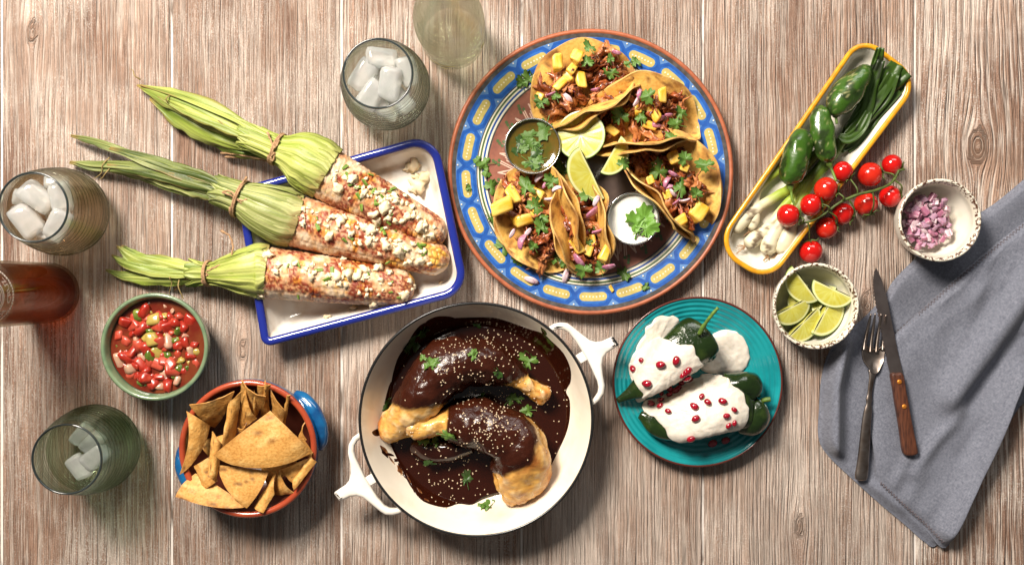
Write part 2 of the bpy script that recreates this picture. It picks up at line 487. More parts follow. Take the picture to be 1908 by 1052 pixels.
M['leaf'] = pm('cilantro', (0.050, 0.120, 0.016), 0.42, var=((0.13, 0.23, 0.04), 140, .4, .66), bump=(260, .3, .0006))
M['leaf_bright'] = pm('cilantro_bright', (0.095, 0.235, 0.022), 0.4, var=((0.17, 0.33, 0.055), 120, .4, .66), bump=(200, .3, .0006))
M['leaf_dark'] = pm('cilantro_dark', (0.018, 0.05, 0.008), 0.4, var=((0.04, 0.09, 0.015), 120, .4, .66))
M['lime'] = pm('lime', rough=0.3, attr=True, bump=(420, .22, .0005), sss=0.12, sss_r=(.8, 1, .2))
M['salsa_verde'] = pm('green_salsa', (0.115, 0.068, 0.010), 0.12, coat=0.5, var=((0.075, 0.07, 0.010), 90, .4, .65), bump=(160, .3, .0012))
M['crema'] = pm('white_crema', (0.78, 0.76, 0.70), 0.28, sss=0.15, bump=(30, .12, .002))
M['salsa_liquid'] = pm('salsa_liquid', (0.110, 0.012, 0.006), 0.12, coat=0.3, var=((0.14, 0.032, 0.011), 70, .4, .65), bump=(150, .3, .0015))
M['tomato_bit'] = pm('diced_tomato', (0.27, 0.016, 0.008), 0.3, coat=0.12, var=((0.42, 0.060, 0.030), 120, .45, .7), sss=0.15, sss_r=(1, .2, .1))
M['tomato_pale'] = pm('diced_tomato_flesh', (0.38, 0.062, 0.034), 0.32, coat=0.1, var=((0.32, 0.026, 0.013), 150, .4, .66), sss=0.15, sss_r=(1, .2, .1))
M['chile_bit'] = pm('diced_green_chile', (0.055, 0.095, 0.010), 0.2, coat=0.4, var=((0.19, 0.20, 0.035), 140, .42, .66))
M['chile_yellow'] = pm('diced_yellow_bit', (0.36, 0.25, 0.06), 0.2, coat=0.4, var=((0.24, 0.22, 0.045), 140, .45, .66))
M['salsa_onion'] = pm('diced_pale_onion', (0.40, 0.24, 0.16), 0.32, coat=0.1, var=((0.40, 0.15, 0.11), 150, .45, .7), sss=0.2)
M['mole'] = pm('mole_sauce', (0.021, 0.0042, 0.0019), 0.09, coat=0.3, bump=(60, .15, .0015))
M['mole_smear'] = pm('mole_smear', (0.10, 0.028, 0.008), 0.3, var=((0.35, 0.16, 0.06), 160, .46, .62))
M['chicken'] = pm('chicken_leg', rough=0.3, attr=True, bump=(150, .6, .0022), rvar=(90, .12, .32), sss=0.06)
M['sesame'] = pm('sesame', (0.58, 0.45, 0.30), 0.4)
M['turquoise'] = pm('turquoise_glaze', (0.010, 0.25, 0.27), 0.2, coat=0.5, var=((0.006, 0.19, 0.21), 40, .4, .65))
M['turq_edge'] = pm('brown_glaze_edge', (0.085, 0.018, 0.012), 0.25, coat=0.3)
M['poblano'] = pm('poblano', (0.009, 0.021, 0.004), 0.2, coat=0.4, var=((0.026, 0.046, 0.008), 55, .45, .68), bump=(95, .6, .0030))
M['pepper_stem'] = pm('pepper_stem', (0.13, 0.22, 0.03), 0.5, var=((0.06, 0.11, 0.02), 150, .4, .65))
M['walnut_cream'] = pm('walnut_cream', (0.66, 0.61, 0.53), 0.24, var=((0.58, 0.52, 0.44), 130, .42, .7), bump=(150, .55, .0016), sss=0.1)
M['pomegranate'] = pm('pomegranate_seed', (0.30, 0.006, 0.018), 0.1, coat=0.7, var=((0.17, 0.002, 0.010), 180, .45, .65), sss=0.2, sss_r=(1, .1, .1))
M['yellow_glaze'] = pm('yellow_glaze', (0.62, 0.31, 0.012), 0.3, coat=0.3, var=((0.50, 0.21, 0.01), 110, .42, .66))
M['cream_glaze'] = pm('cream_glaze', (0.74, 0.71, 0.62), 0.22, coat=0.3, var=((0.66, 0.61, 0.50), 60, .45, .75))
M['jalapeno'] = pm('roast_jalapeno', rough=0.26, attr=True, coat=0.35, bump=(75, .6, .0024), rvar=(80, .14, .42))
M['scallion'] = pm('grilled_scallion', rough=0.4, attr=True, bump=(300, .25, .0006))
M['tomato'] = pm('cherry_tomato', (0.50, 0.008, 0.006), 0.12, coat=0.6, var=((0.40, 0.005, 0.004), 60, .4, .65), sss=0.1, sss_r=(1, .1, .1))
M['tomato_b'] = pm('cherry_tomato_orange_red', (0.52, 0.020, 0.008), 0.16, coat=0.5, var=((0.36, 0.006, 0.004), 90, .4, .65), bump=(60, .1, .001))
M['vine'] = pm('tomato_vine', (0.075, 0.11, 0.018), 0.55, var=((0.04, 0.055, 0.012), 200, .4, .65), bump=(300, .3, .0006))
M['napkin'] = None
M['glass'] = glass('tinted_tumbler', (0.985, 0.99, 0.985), 1.45, clear=0.82, edge=.94)
M['glass_green'] = glass('green_tumbler', (0.93, 0.965, 0.935), 1.45, clear=0.84, edge=.90)
M['rib_dark_line'] = glass('tumbler_dark_line', (0.62, 0.66, 0.62), 1.45, clear=0.85, edge=.55)  # tinted darker than the wall to paint in the ribs' refracted dark lines
M['rib_dark_line_green'] = glass('green_tumbler_dark_line', (0.60, 0.70, 0.62), 1.45, clear=0.85, edge=.55)
M['glass_rim'] = pm('dark_glass_rim', (0.022, 0.030, 0.030), 0.06, coat=0.6)
M['water'] = glass('sparkling_water', (0.985, 0.99, 0.98), 1.33, clear=0.8, edge=.95)
M['green_water'] = glass('green_drink', (0.93, 0.968, 0.89), 1.33, clear=0.82, edge=.92)
M['cola'] = glass('iced_cola', (0.90, 0.81, 0.72), 1.33, clear=0.8, edge=.85)
M['bottle_clear'] = glass('clear_bottle_glass', (0.99, 0.99, 0.98), 1.45, clear=0.75, edge=.95, bump=(70, .6, .004, (1, 1, 3)))
M['bottle_brown'] = glass('smoky_bottle_glass', (0.82, 0.76, 0.70), 1.45, clear=0.75, edge=.85)
M['amber'] = glass('amber_drink', (0.92, 0.40, 0.07), 1.33, clear=0.75, edge=.85)
M['pale_drink'] = glass('pale_drink', (0.99, 0.985, 0.95), 1.33, clear=0.8, edge=.95)
M['ice'] = pm('ice', (0.84, 0.87, 0.85), 0.12, trans=0.7, ior=1.31, var=((0.96, 0.97, 0.96), 90, .35, .65), bump=(90, .5, .003), coat=0.5, sss=0.3, sss_r=(1, 1, 1))
M['print_white'] = pm('white_print', (0.74, 0.72, 0.68), 0.5)
M['print_gold'] = pm('gold_print', (0.55, 0.43, 0.04), 0.35)
M['print_black'] = pm('black_print', (0.02, 0.02, 0.018), 0.4)
M['celadon'] = pm('green_bowl_glaze', (0.070, 0.145, 0.085), 0.24, coat=0.4, var=((0.12, 0.20, 0.115), 60, .45, .7))
M['celadon_lip'] = pm('green_bowl_lip', (0.15, 0.205, 0.115), 0.26, coat=0.4, var=((0.09, 0.15, 0.085), 80, .45, .7))
M['red_glaze'] = pm('red_clay_glaze', (0.34, 0.058, 0.022), 0.22, coat=0.5, var=((0.25, 0.036, 0.015), 50, .45, .7))
M['dark_clay'] = pm('dark_clay_inside', (0.075, 0.017, 0.010), 0.3, coat=0.4)
M['cobalt'] = pm('cobalt_glaze', (0.008, 0.105, 0.26), 0.16, coat=0.6, var=((0.004, 0.035, 0.13), 45, .42, .66))
M['twine'] = pm('jute_twine', (0.40, 0.24, 0.125), 0.85, var=((0.25, 0.14, 0.07), 320, .4, .65), bump=(500, .8, .0012, (1, 1, 1)))
M['dry_husk'] = pm('dry_husk_strand', (0.24, 0.17, 0.06), 0.7)
M['husk'] = pm('corn_husk', rough=0.48, attr=True, bump=(420, .35, .0008), sss=0.08, sss_r=(.6, 1, .2))
M['corn'] = pm('dressed_corn', rough=0.42, attr=True, bump=(380, .4, .0010), rvar=(110, .3, .6), sss=0.08)
M['cheese'] = pm('crumbled_cheese', (0.80, 0.66, 0.45), 0.6, var=((0.70, 0.56, 0.35), 220, .45, .7), bump=(400, .5, .001), sss=0.15)
M['herb_bit'] = pm('chopped_herb', (0.11, 0.20, 0.022), 0.45, var=((0.26, 0.34, 0.08), 200, .42, .66))

def napkin_material():
    m = bpy.data.materials.new('chambray_linen'); m.use_nodes = True; nt = m.node_tree; N = nt.nodes; L = nt.links; b = N['Principled BSDF']
    tc = N.new('ShaderNodeTexCoord'); rot = N.new('ShaderNodeMapping'); rot.inputs['Rotation'].default_value = (0, 0, 0.62); L.new(tc.outputs['Object'], rot.inputs[0])
    outs = []
    for sc in ((2300, 320, 100), (320, 2300, 100)):
        mp = N.new('ShaderNodeMapping'); mp.inputs['Scale'].default_value = sc; L.new(rot.outputs[0], mp.inputs[0])
        t = N.new('ShaderNodeTexNoise'); t.inputs['Scale'].default_value = 1.0; t.inputs['Detail'].default_value = 2; L.new(mp.outputs[0], t.inputs['Vector']); outs.append(t.outputs[0])
    ad = N.new('ShaderNodeMath'); ad.operation = 'ADD'; L.new(outs[0], ad.inputs[0]); L.new(outs[1], ad.inputs[1])
    r = N.new('ShaderNodeMapRange'); r.inputs[1].default_value = .78; r.inputs[2].default_value = 1.22; L.new(ad.outputs[0], r.inputs[0])
    mx = N.new('ShaderNodeMix'); mx.data_type = 'RGBA'; mx.inputs[6].default_value = (0.078, 0.085, 0.114, 1); mx.inputs[7].default_value = (0.190, 0.200, 0.245, 1); L.new(r.outputs[0], mx.inputs[0])
    L.new(mx.outputs[2], b.inputs['Base Color']); b.inputs['Roughness'].default_value = 0.85; b.inputs['Sheen Weight'].default_value = 0.15
    bn = N.new('ShaderNodeBump'); bn.inputs['Strength'].default_value = .4; bn.inputs['Distance'].default_value = .0006; L.new(ad.outputs[0], bn.inputs['Height']); L.new(bn.outputs[0], b.inputs['Normal'])
    return m
M['napkin'] = napkin_material()
M['hem_thread'] = pm('hem_thread', (0.16, 0.135, 0.15), 0.9, var=((0.09, 0.075, 0.085), 300, .4, .6), bump=(600, .5, .0008))

def speckled_rim_material():
    """cream glaze worn to brown along the lip"""
    m = pm('speckled_lip', (0.70, 0.65, 0.54), 0.26, coat=0.3); nt = m.node_tree; N = nt.nodes; L = nt.links; b = N['Principled BSDF']
    tc = N.new('ShaderNodeTexCoord'); t = N.new('ShaderNodeTexNoise'); t.inputs['Scale'].default_value = 330; t.inputs['Detail'].default_value = 3; t.inputs['Roughness'].default_value = .6
    L.new(tc.outputs['Object'], t.inputs['Vector'])
    a = N.new('ShaderNodeAttribute'); a.attribute_name = 'wear'
    s = N.new('ShaderNodeMath'); s.operation = 'ADD'; L.new(t.outputs[0], s.inputs[0]); L.new(a.outputs['Fac'], s.inputs[1])
    r = N.new('ShaderNodeMapRange'); r.inputs[1].default_value = .60; r.inputs[2].default_value = .63; L.new(s.outputs[0], r.inputs[0])
    mx = N.new('ShaderNodeMix'); mx.data_type = 'RGBA'; mx.inputs[6].default_value = (0.70, 0.65, 0.54, 1); mx.inputs[7].default_value = (0.085, 0.034, 0.018, 1)
    L.new(r.outputs[0], mx.inputs[0]); L.new(mx.outputs[2], b.inputs['Base Color'])
    return m
M['speckled'] = speckled_rim_material()

# ------------------------------------------------------------------ the table: whitewashed planks
table = bpy.data.objects.new('table', None); C.objects.link(table); LOC['table'] = np.zeros(3); table['kind'] = 'structure'
seams = [-330, 3, 320, 636, 972, 1310, 1705, 2040, 2380]
knots = [(1822, 272, 17, 1.9), (1612, 560, 7, 2.6), (452, 652, 7, 2.8), (1180, 640, 6, 3), (60, 60, 8, 2.5), (790, 300, 6, 3), (1490, 980, 7, 3)]
for i in range(len(seams) - 1):
    x0 = (seams[i] - CX) * S + 0.0013; x1 = (seams[i + 1] - CX) * S - 0.0013
    nx = int((x1 - x0) / 0.003); ny = 190
    xs = np.linspace(x0, x1, nx); ys = np.linspace(-0.47, 0.47, ny)
    Y, X = np.meshgrid(ys, xs, indexing='ij')
    xx = np.concatenate([X[:, :1], X, X[:, -1:]], 1); yy = np.concatenate([Y[:, :1], Y, Y[:, -1:]], 1)
    Z = np.zeros_like(xx)
    Z[:, 0] = -0.012; Z[:, -1] = -0.012
    Z[:, 1] = -0.0006; Z[:, -2] = -0.0006
    g = xx + 0.006 * (fbm(np.stack([xx * 9, yy * 3.2, np.full_like(xx, i * 7.3)], -1), 3, 2) - .5) + 0.0016 * (vn(np.stack([xx * 60, yy * 22, np.full_like(xx, i)], -1), 5) - .5)
    kn = np.zeros_like(xx)
    for kx, ky, ka, ks in knots:
        if not (seams[i] < kx < seams[i + 1]): continue
        p = P(kx, ky); a = ka * S
        dx = xx - p[0]; dy = (yy - p[1]) / ks; r = np.hypot(dx, dy)
        fall = np.exp(-(r / (a * 8)) ** 2)
        out = g - dx * fall * np.minimum((a / np.maximum(r, a)) ** 1.05, 1)
        ring = p[0] + r * 1.7
        g = np.where(r < a, ring, out); kn = np.maximum(kn, sm(a * 1.5, a * 0.6, r))
    mk('plank', np.stack([xx, yy, Z], -1).reshape(-1, 3), grid_faces(ny, nx + 2), M['wood'], table,
       attrs={'g': g * (0.62 if i == 6 else (1.0, .9, 1.1, .8)[i % 4]), 'gy': yy, 'pid': np.full(xx.shape, i * 3.17), 'knot': kn, 'relief': np.full(xx.shape, 1.0 if i == 6 else (.15, .3, .1, .4)[i % 4])})
V, F = dice((1.8, 1.0, 0.02), 0, 0.05); V = V + np.array([0.04, 0, -0.0112])
mk('joint_filler', V, F, M['seam'], table, smooth=False)

# ------------------------------------------------------------------ tumblers with ice
ice_mesh = [proto('ice_cube', *dice((0.019, 0.030, 0.017), 0.16, 0.34, 40 + k), M['ice']) for k in range(4)]
def tumbler(px, py, gm, lm, level, label, liquid_name, liquid_label, ice_spots, ice_label, ice_group):
    hh = 0.11; c = P(px, py, hh); c[2] = 0.0
    zs = [0, 0.004, 0.012, 0.022, 0.035, 0.05, 0.065, 0.08, 0.095, 0.108]
    rs = [0.028, 0.0325, 0.0400, 0.0448, 0.0470, 0.0464, 0.0445, 0.0418, 0.0388, 0.0358]
    pz = np.linspace(0.001, 0.107, 120); pr = np.interp(pz, zs, rs)
    pr = np.convolve(np.pad(pr, 3, 'edge'), np.ones(7) / 7, 'valid')
    rib = 0.0005 * np.sin(pz / 0.0056 * 2 * PI) * sm(0.004, .014, pz) * sm(.106, .09, pz)
    outer = [(0.0, 0.0), (0.020, 0.0), (0.027, 0.0006)] + list(zip(pr + rib, pz))
    lip = [(0.0356, 0.1088), (0.0348, 0.1096), (0.0340, 0.1092)]
    iz = pz[::-1][:-4]; inner = [(r, z) for r, z in zip((pr - 0.0021)[::-1][:-4], iz) if z > 0.008]
    prof = outer + lip + inner + [(0.026, 0.0068), (0.012, 0.006), (0.0, 0.006)]
    t = thing('tumbler', label, 'glass', c, 'ribbed glass tumblers')
    V, F = lathe(prof, c, 96); mk('glass_wall', V, F, gm, t)
    V, F = lathe([(0.0338, 0.1090), (0.0345, 0.1104), (0.0355, 0.1107), (0.0363, 0.1095), (0.0361, 0.1081), (0.0348, 0.1078)], c, 96, close=True); mk('rim', V, F, M['glass_rim'], t)
    rr_ = random.Random(int(px)); parts = []
    for k in range(15):
        z0_ = .016 + k * .0059 + rr_.uniform(-.0006, .0006); a = np.linspace(0, 2 * PI, 96, endpoint=False); wob = .0007 * np.sin(a * 2 + rr_.uniform(0, 6)) + .0004 * np.sin(a * 5 + rr_.uniform(0, 6))
        zz_ = z0_ + wob; r_ = np.interp(zz_, pz, pr) + .0002; q = rr_.uniform(.0004, .00085)
        V = np.stack([np.stack([c[0] + (r_ + q * dr) * np.cos(a), c[1] + (r_ + q * dr) * np.sin(a), zz_ + q * dz], 1) for dr, dz in ((0, -1.2), (.8, 0), (0, 1.2))]).reshape(-1, 3); parts.append((V, grid_faces(3, 96, True)))
    V, F = join(*parts); mk('rib_lines', V, F, M['rib_dark_line_green' if gm is M['glass_green'] else 'rib_dark_line'], t)  # rings laid over the ribbed wall, their dark tint standing in for refraction
    ri = lambda z: float(np.interp(z, pz, pr)) - 0.0018
    lp = [(0.0, 0.0062), (0.012, 0.0062), (0.0258, 0.0070)] + [(ri(z), z) for z in np.linspace(0.009, level, 24)] + [(ri(level) - 0.0015, level - 0.0004), (0.02, level - 0.0008), (0.0, level - 0.0008)]
    V, F = lathe(lp, c, 72); mk(liquid_name, V, F, lm, label=liquid_label, cat='drink')
    for k, (dx, dy, dz, rx, ry, rz, s) in enumerate(ice_spots):
        inst('ice_cube', ice_mesh[k % 4], c + np.array([dx, dy, level + dz]), (rx, ry, rz), s, label=ice_label, cat='ice cube', group=ice_group)

tumbler(61, 386, M['glass'], M['cola'], 0.083, 'clear ribbed tumbler of iced dark drink beside the amber bottle', 'dark_drink', 'brown soft drink filling the tumbler beside the amber bottle',
        [(-.006, .012, .004, .2, .1, .9, 1.25), (.018, .012, .002, .1, .4, .2, 1.15), (-.016, -.012, .003, .3, .1, .6, 1.2), (.015, -.016, .003, .1, .3, -.5, 1.15), (-.022, .012, -.006, .5, 0, 1.5, .9), (.0, -.026, -.008, .2, .5, 1.3, .8), (.004, .002, -.014, 0, .4, .4, 1), (.010, .027, -.006, .2, .2, 1.6, .8)],
        'cloudy ice cube floating in the brown drink', 'ice cubes in the brown drink')
tumbler(704, 137, M['glass'], M['water'], 0.080, 'clear ribbed tumbler of iced water beside the clear bottle', 'sparkling_water', 'clear sparkling water in the tumbler beside the clear bottle',
        [(-.019, .004, .002, .1, .2, -.6, 1.15), (.000, .021, .002, .2, .1, 1.5, 1.15), (-.010, -.018, .003, .1, .3, -.6, 1.1), (.009, -.006, .004, .2, .1, -.15, 1.2), (.027, .008, .001, .3, .2, .35, 1.05), (.020, -.022, -.004, .1, .4, .8, 1.05), (.004, -.030, -.008, .4, .1, 1.2, .9), (-.004, .004, -.014, .2, .4, .6, 1.1)],
        'cloudy ice cube floating in the clear water', 'ice cubes in the clear water')
tumbler(124, 855, M['glass_green'], M['green_water'], 0.058, 'green ribbed tumbler with four ice cubes beside the tortilla chips', 'green_drink', 'pale green drink in the green tumbler',
        [(-.004, .019, .003, .1, .2, -.75, .86), (.008, .010, .004, .2, .1, -.8, .9), (.011, -.006, .004, .1, .25, -.9, 1.0), (-.007, -.016, .003, .2, .1, .55, .95)],
        'long ice cube floating in the pale green drink', 'ice cubes in the green drink')

# ------------------------------------------------------------------ bottles
def wrap_text(body, size, c, r, ang, zc, arc_r, name, mat, parent, flip=1, spread=1.0):
    """letters laid on the outside of an upright cylinder, along an arc that sags in the middle"""
    n = len(body); parts = []
    for k, ch in enumerate(body):
        if ch == ' ': continue
        cu = bpy.data.curves.new('t', 'FONT'); cu.body = ch; cu.size = size; cu.align_x = 'CENTER'; cu.resolution_u = 3
        ob = bpy.data.objects.new('t', cu); me = bpy.data.meshes.new_from_object(ob)
        V = np.array([v.co[:] for v in me.vertices]); F = [tuple(p.vertices) for p in me.polygons]
        bpy.data.objects.remove(ob); bpy.data.curves.remove(cu); bpy.data.meshes.remove(me)
        if not len(V): continue
        a = (k - (n - 1) / 2) * size * 0.68 * spread / arc_r
        u = V[:, 0] * math.cos(a) - V[:, 1] * math.sin(a) + arc_r * math.sin(a)
        w = V[:, 0] * math.sin(a) + V[:, 1] * math.cos(a) + arc_r * (1 - math.cos(a))
        th = ang + u / r
        parts.append((np.stack([c[0] + (r + .0003) * np.cos(th), c[1] + (r + .0003) * np.sin(th), zc + w], 1), F))
    V, F = join(*parts); return mk(name, V, F, mat, parent, smooth=False)

c = P(845, 74); t = thing('drink_bottle', 'clear glass bottle of pale drink with gold lettering beside the water tumbler', 'bottle', c)
bp = smooth_prof([(0.026, 0.0), (0.0325, 0.002), (0.0352, 0.008), (0.0358, 0.03), (0.0362, 0.075), (0.0352, 0.105), (0.0305, 0.135), (0.0225, 0.165), (0.0160, 0.195), (0.0138, 0.225), (0.0138, 0.243)], 7)
prof = [(0.0, 0.004), (0.018, 0.003)] + [tuple(q) for q in bp] + [(0.0152, .2435), (0.0156, .248), (0.0145, .251), (0.0112, .251), (0.0108, .243)] + [(max(q[0] - 0.0026, .004), q[1]) for q in bp[::-1] if q[1] > 0.009] + [(0.026, .0085), (0.0, .0095)]
V, F = lathe(prof, c, 72); mk('glass_wall', V, F, M['bottle_clear'], t)
ib = [(q[0] - 0.0024, q[1]) for q in bp if 0.009 < q[1] < 0.150]
V, F = lathe([(0, .0097), (0.026, .0088)] + ib + [(ib[-1][0] - .002, ib[-1][1]), (0, ib[-1][1] - .0004)], c, 64); mk('pale_drink', V, F, M['pale_drink'], label='pale drink filling the clear bottle', cat='drink')
for k in range(9):   # raised rings of the pressed glass shoulder
    z = .070 + k * .0085; r = float(np.interp(z, bp[:, 1], bp[:, 0]))
    V, F = lathe([(r - .0002, z - .0012), (r + .0007, z), (r - .0002, z + .0012)], c, 64); mk('glass_ring', V, F, M['bottle_clear'], t)
base_a = math.atan2(-c[1], -c[0])
def band(c, r, a0, a1, z0, z1, slope, name, mat, parent, n=24):
    a = np.linspace(a0, a1, n); V = []
    for k, x in enumerate(a):
        zz = slope * (k / (n - 1)); w = .35 + .65 * math.sin(PI * (k + .5) / n)
        zm = (z0 + z1) / 2 + zz; hz = (z1 - z0) / 2 * w
        V += [(c[0] + r * math.cos(x), c[1] + r * math.sin(x), zm - hz), (c[0] + r * math.cos(x), c[1] + r * math.sin(x), zm + hz)]
    mk(name, np.array(V), [(2 * k, 2 * k + 2, 2 * k + 3, 2 * k + 1) for k in range(n - 1)], mat, parent)
band(c, .0361, base_a - 1.0, base_a - .15, .022, .027, .004, 'gold_print', M['print_gold'], t)
band(c, .0362, base_a - 0.95, base_a - .05, .0185, .0200, .004, 'dark_print', M['print_black'], t)
band(c, .0361, base_a - 0.75, base_a - .3, .0125, .0155, .002, 'gold_print', M['print_gold'], t)
band(c, .0361, base_a + .85, base_a + 1.05, .030, .038, -.004, 'gold_print', M['print_gold'], t)

c = P(96, 545); t = thing('beer_bottle', 'smoky brown bottle with white printed emblem and amber drink', 'bottle', c)
bp = smooth_prof([(0.027, 0.0), (0.0318, 0.002), (0.0335, 0.008), (0.0335, 0.03), (0.0335, 0.11), (0.0335, 0.165), (0.0335, 0.215), (0.0320, 0.232), (0.026, 0.252), (0.018, 0.275), (0.0140, 0.300), (0.0130, 0.330)], 6)
prof = [(0.0, 0.004), (0.018, 0.003)] + [tuple(q) for q in bp] + [(0.0146, .331), (0.0148, .338), (0.0100, .338)] + [(max(q[0] - 0.0026, .004), q[1]) for q in bp[::-1] if q[1] > 0.009] + [(0.026, .0085), (0.0, .0095)]
V, F = lathe(prof, c, 72); mk('glass_wall', V, F, M['bottle_brown'], t)
V, F = lathe([(0, .0097), (0.026, .0088)] + [(q[0] - 0.0024, q[1]) for q in bp if 0.009 < q[1] < 0.108] + [(.0311, .108), (.028, .1075), (0, .1075)], c, 64); mk('amber_drink', V, F, M['amber'], label='amber drink in the smoky brown bottle', cat='drink')
ba = math.atan2(-c[1], -c[0]) - .06
wrap_text('CA CRUZ', .0105, c, .0336, ba - .12, .1695, .032, 'lettering', M['print_white'], t)
for k in range(26):
    a_ = (k - 12.5) * .062 - .1; u_ = .046 * math.sin(a_) * .0336 / .0336; w_ = .046 * (1 - math.cos(a_)); V = []
    for du, dw in ((-.0011, -.0016), (.0011, -.0016), (.0011, .0016 - .0012 * (k % 3 == 0)), (-.0011, .0016)):
        th = ba - .12 + (u_ + du * math.cos(a_) - dw * math.sin(a_)) / .0336; V.append((c[0] + .0338 * math.cos(th), c[1] + .0338 * math.sin(th), .1645 + w_ + du * math.sin(a_) + dw * math.cos(a_)))
    mk('print_mark', np.array(V), [(0, 1, 2, 3)], M['print_white'], t, smooth=False)
for rr, w in ((.0215, .0011), (.0185, .0007), (.0150, .0007)):
    a = np.linspace(-PI, PI, 49); V = []
    for x in a:
        for q in (rr - w, rr + w):
            th = ba - .12 + q * math.sin(x) / .0336
            V.append((c[0] + .0338 * math.cos(th), c[1] + .0338 * math.sin(th), .205 - q * math.cos(x)))
    mk('emblem_ring', np.array(V), [(2 * k, 2 * k + 2, 2 * k + 3, 2 * k + 1) for k in range(48)], M['print_white'], t)

# ------------------------------------------------------------------ bowls
def bowl(name, px, py, rpx, hh, base_r, wall, label, mats, n=96):
    """mats = (outside, lip, inside); returns thing, centre, inside part, rim radius"""
    R = rpx * S * (H - hh) / H; c = P(px, py, hh); c[2] = 0
    t = thing(name, label, 'bowl', c)
    out = smooth_prof([(base_r, 0), (base_r + (R - base_r) * .55, hh * .22), (R - (R - base_r) * .12, hh * .6), (R, hh - .0025)], 7)
    V, F = lathe([(0, 0.0008), (base_r * .9, .0008)] + [tuple(q) for q in out], c, n); mk('outside', V, F, mats[0], t)
    lp = [(R, hh - .0026), (R + .0003, hh - .0012), (R - wall * .3, hh), (R - wall * .75, hh - .0002), (R - wall, hh - .0016)]
    lp += [(R - wall - .0012, hh - .0055), (R - wall - .002, hh - .009)]
    V, F = lathe(lp, c, n * 2); wear = np.repeat([.02, .06, .07, .10, .11, .065, -.12], n * 2)
    mk('lip', V, F, mats[1], t, attrs={'wear': wear})
    inn = smooth_prof([(R - wall - .0018, hh - .0085), (R - (R - base_r) * .14 - wall, hh * .58), (base_r + (R - base_r) * .5 - wall, hh * .22), (base_r * .75, .0045), (0, .004)], 7)
    V, F = lathe([tuple(q) for q in inn], c, n); ins = mk('inside', V, F, mats[2], t)
    return t, c, ins, R

# salsa bowl
t, c, ins, R = bowl('salsa_bowl', 287, 646, 100, .052, .034, .0042, 'green glazed bowl of red salsa beside the chips', (M['celadon'], M['celadon_lip'], M['celadon']))
sal = thing('tomato_salsa', 'chunky red tomato salsa with onion and green chile in the green bowl', 'salsa', c + np.array([0, 0, .034]))
n = 60; V, F = lathe([(r, 0) for r in np.linspace(R - .0066, 0.0, 22)], c + np.array([0, 0, .040]), n)
V[:, 2] += .0022 * (fbm(V * 90, 4, 2) - .4)
mk('salsa_liquid', V, F, M['salsa_liquid'], sal)
kinds = [('tomato_piece', 'tomato_bit', 6), ('tomato_piece', 'tomato_pale', 3), ('chile_piece', 'chile_bit', 3), ('onion_piece', 'salsa_onion', 2), ('chile_piece', 'chile_yellow', 2)]
pro = {m: [proto(n_, *(dice((.0085, .0095 if 'tomato' in m else .0075, .007), .4, .34, 60 + k + 7 * i) if k % 2 else blob((0, 0, 0), (.0056, .0042, .0036) if 'tomato' in m else (.0044, .0034, .003), .6, 1.8, 60 + k + 7 * i)), M[m]) for k in range(4)] for i, (n_, m, w) in enumerate(kinds)}
spots = []
for k in range(4000):
    a = rnd.uniform(0, 2 * PI); r = (R - .013) * math.sqrt(rnd.random()); p = (r * math.cos(a), r * math.sin(a))
    if all((p[0] - q[0]) ** 2 + (p[1] - q[1]) ** 2 > .0062 ** 2 for q in spots): spots.append(p)
    if len(spots) >= 260: break
for p in spots:
    nm, m, _ = rnd.choices(kinds, [k[2] for k in kinds])[0]
    dens = .0388 + rnd.uniform(-.0030, .0020) + .0012 * math.cos(p[0] * 60) * math.cos(p[1] * 60)
    inst(nm, rnd.choice(pro[m]), c + np.array([p[0], p[1], dens]), (rnd.uniform(-.6, .6), rnd.uniform(-.6, .6), rnd.uniform(0, 6)), rnd.uniform(.75, 1.75), sal)

# bowls with worn brown lips
ob, oc, oins, oR = bowl('speckled_bowl', 1752, 410, 77, .050, .024, .0032, 'cream bowl with brown speckled lip holding diced red onion', (M['cream_glaze'], M['speckled'], M['cream_glaze']))
onion_pro = []
for k in range(9):
    V, F = dice((.0085, .0065, .0034), .3, .22, 300 + k); V[:, 2] += -.25 * V[:, 1] ** 2 / .004 + .1 * V[:, 0] ** 2 / .004
    onion_pro.append(proto('onion_piece', V, F, M[('onion', 'onion_purple', 'onion_shaded')[k % 3]]))
for k in range(230):
    a = rnd.uniform(0, 2 * PI); f = math.sqrt(rnd.random()); lay = k / 230
    z = .010 + .016 * lay + rnd.uniform(0, .002); rmax = float(np.interp(z, [.004, .011, .029, .042], [.016, .0275, .034, .037])) - .004
    mound = .006 * (1 - f * f) * lay
    inst('onion_piece', rnd.choice(onion_pro), oc + np.array([-.0035 + rmax * f * math.cos(a) * .93, rmax * f * math.sin(a), z + mound]), (rnd.uniform(-.8, .8), rnd.uniform(-.8, .8), rnd.uniform(0, 6)), rnd.uniform(.65, 1.1),
         label='small diced piece of red onion in the speckled bowl', cat='onion', group='diced red onion in the speckled bowl')
lb, lc, lins, lR = bowl('speckled_bowl', 1521, 570, 80, .046, .027, .0032, 'cream bowl with brown speckled lip holding lime wedges', (M['cream_glaze'], M['speckled'], M['cream_glaze']))

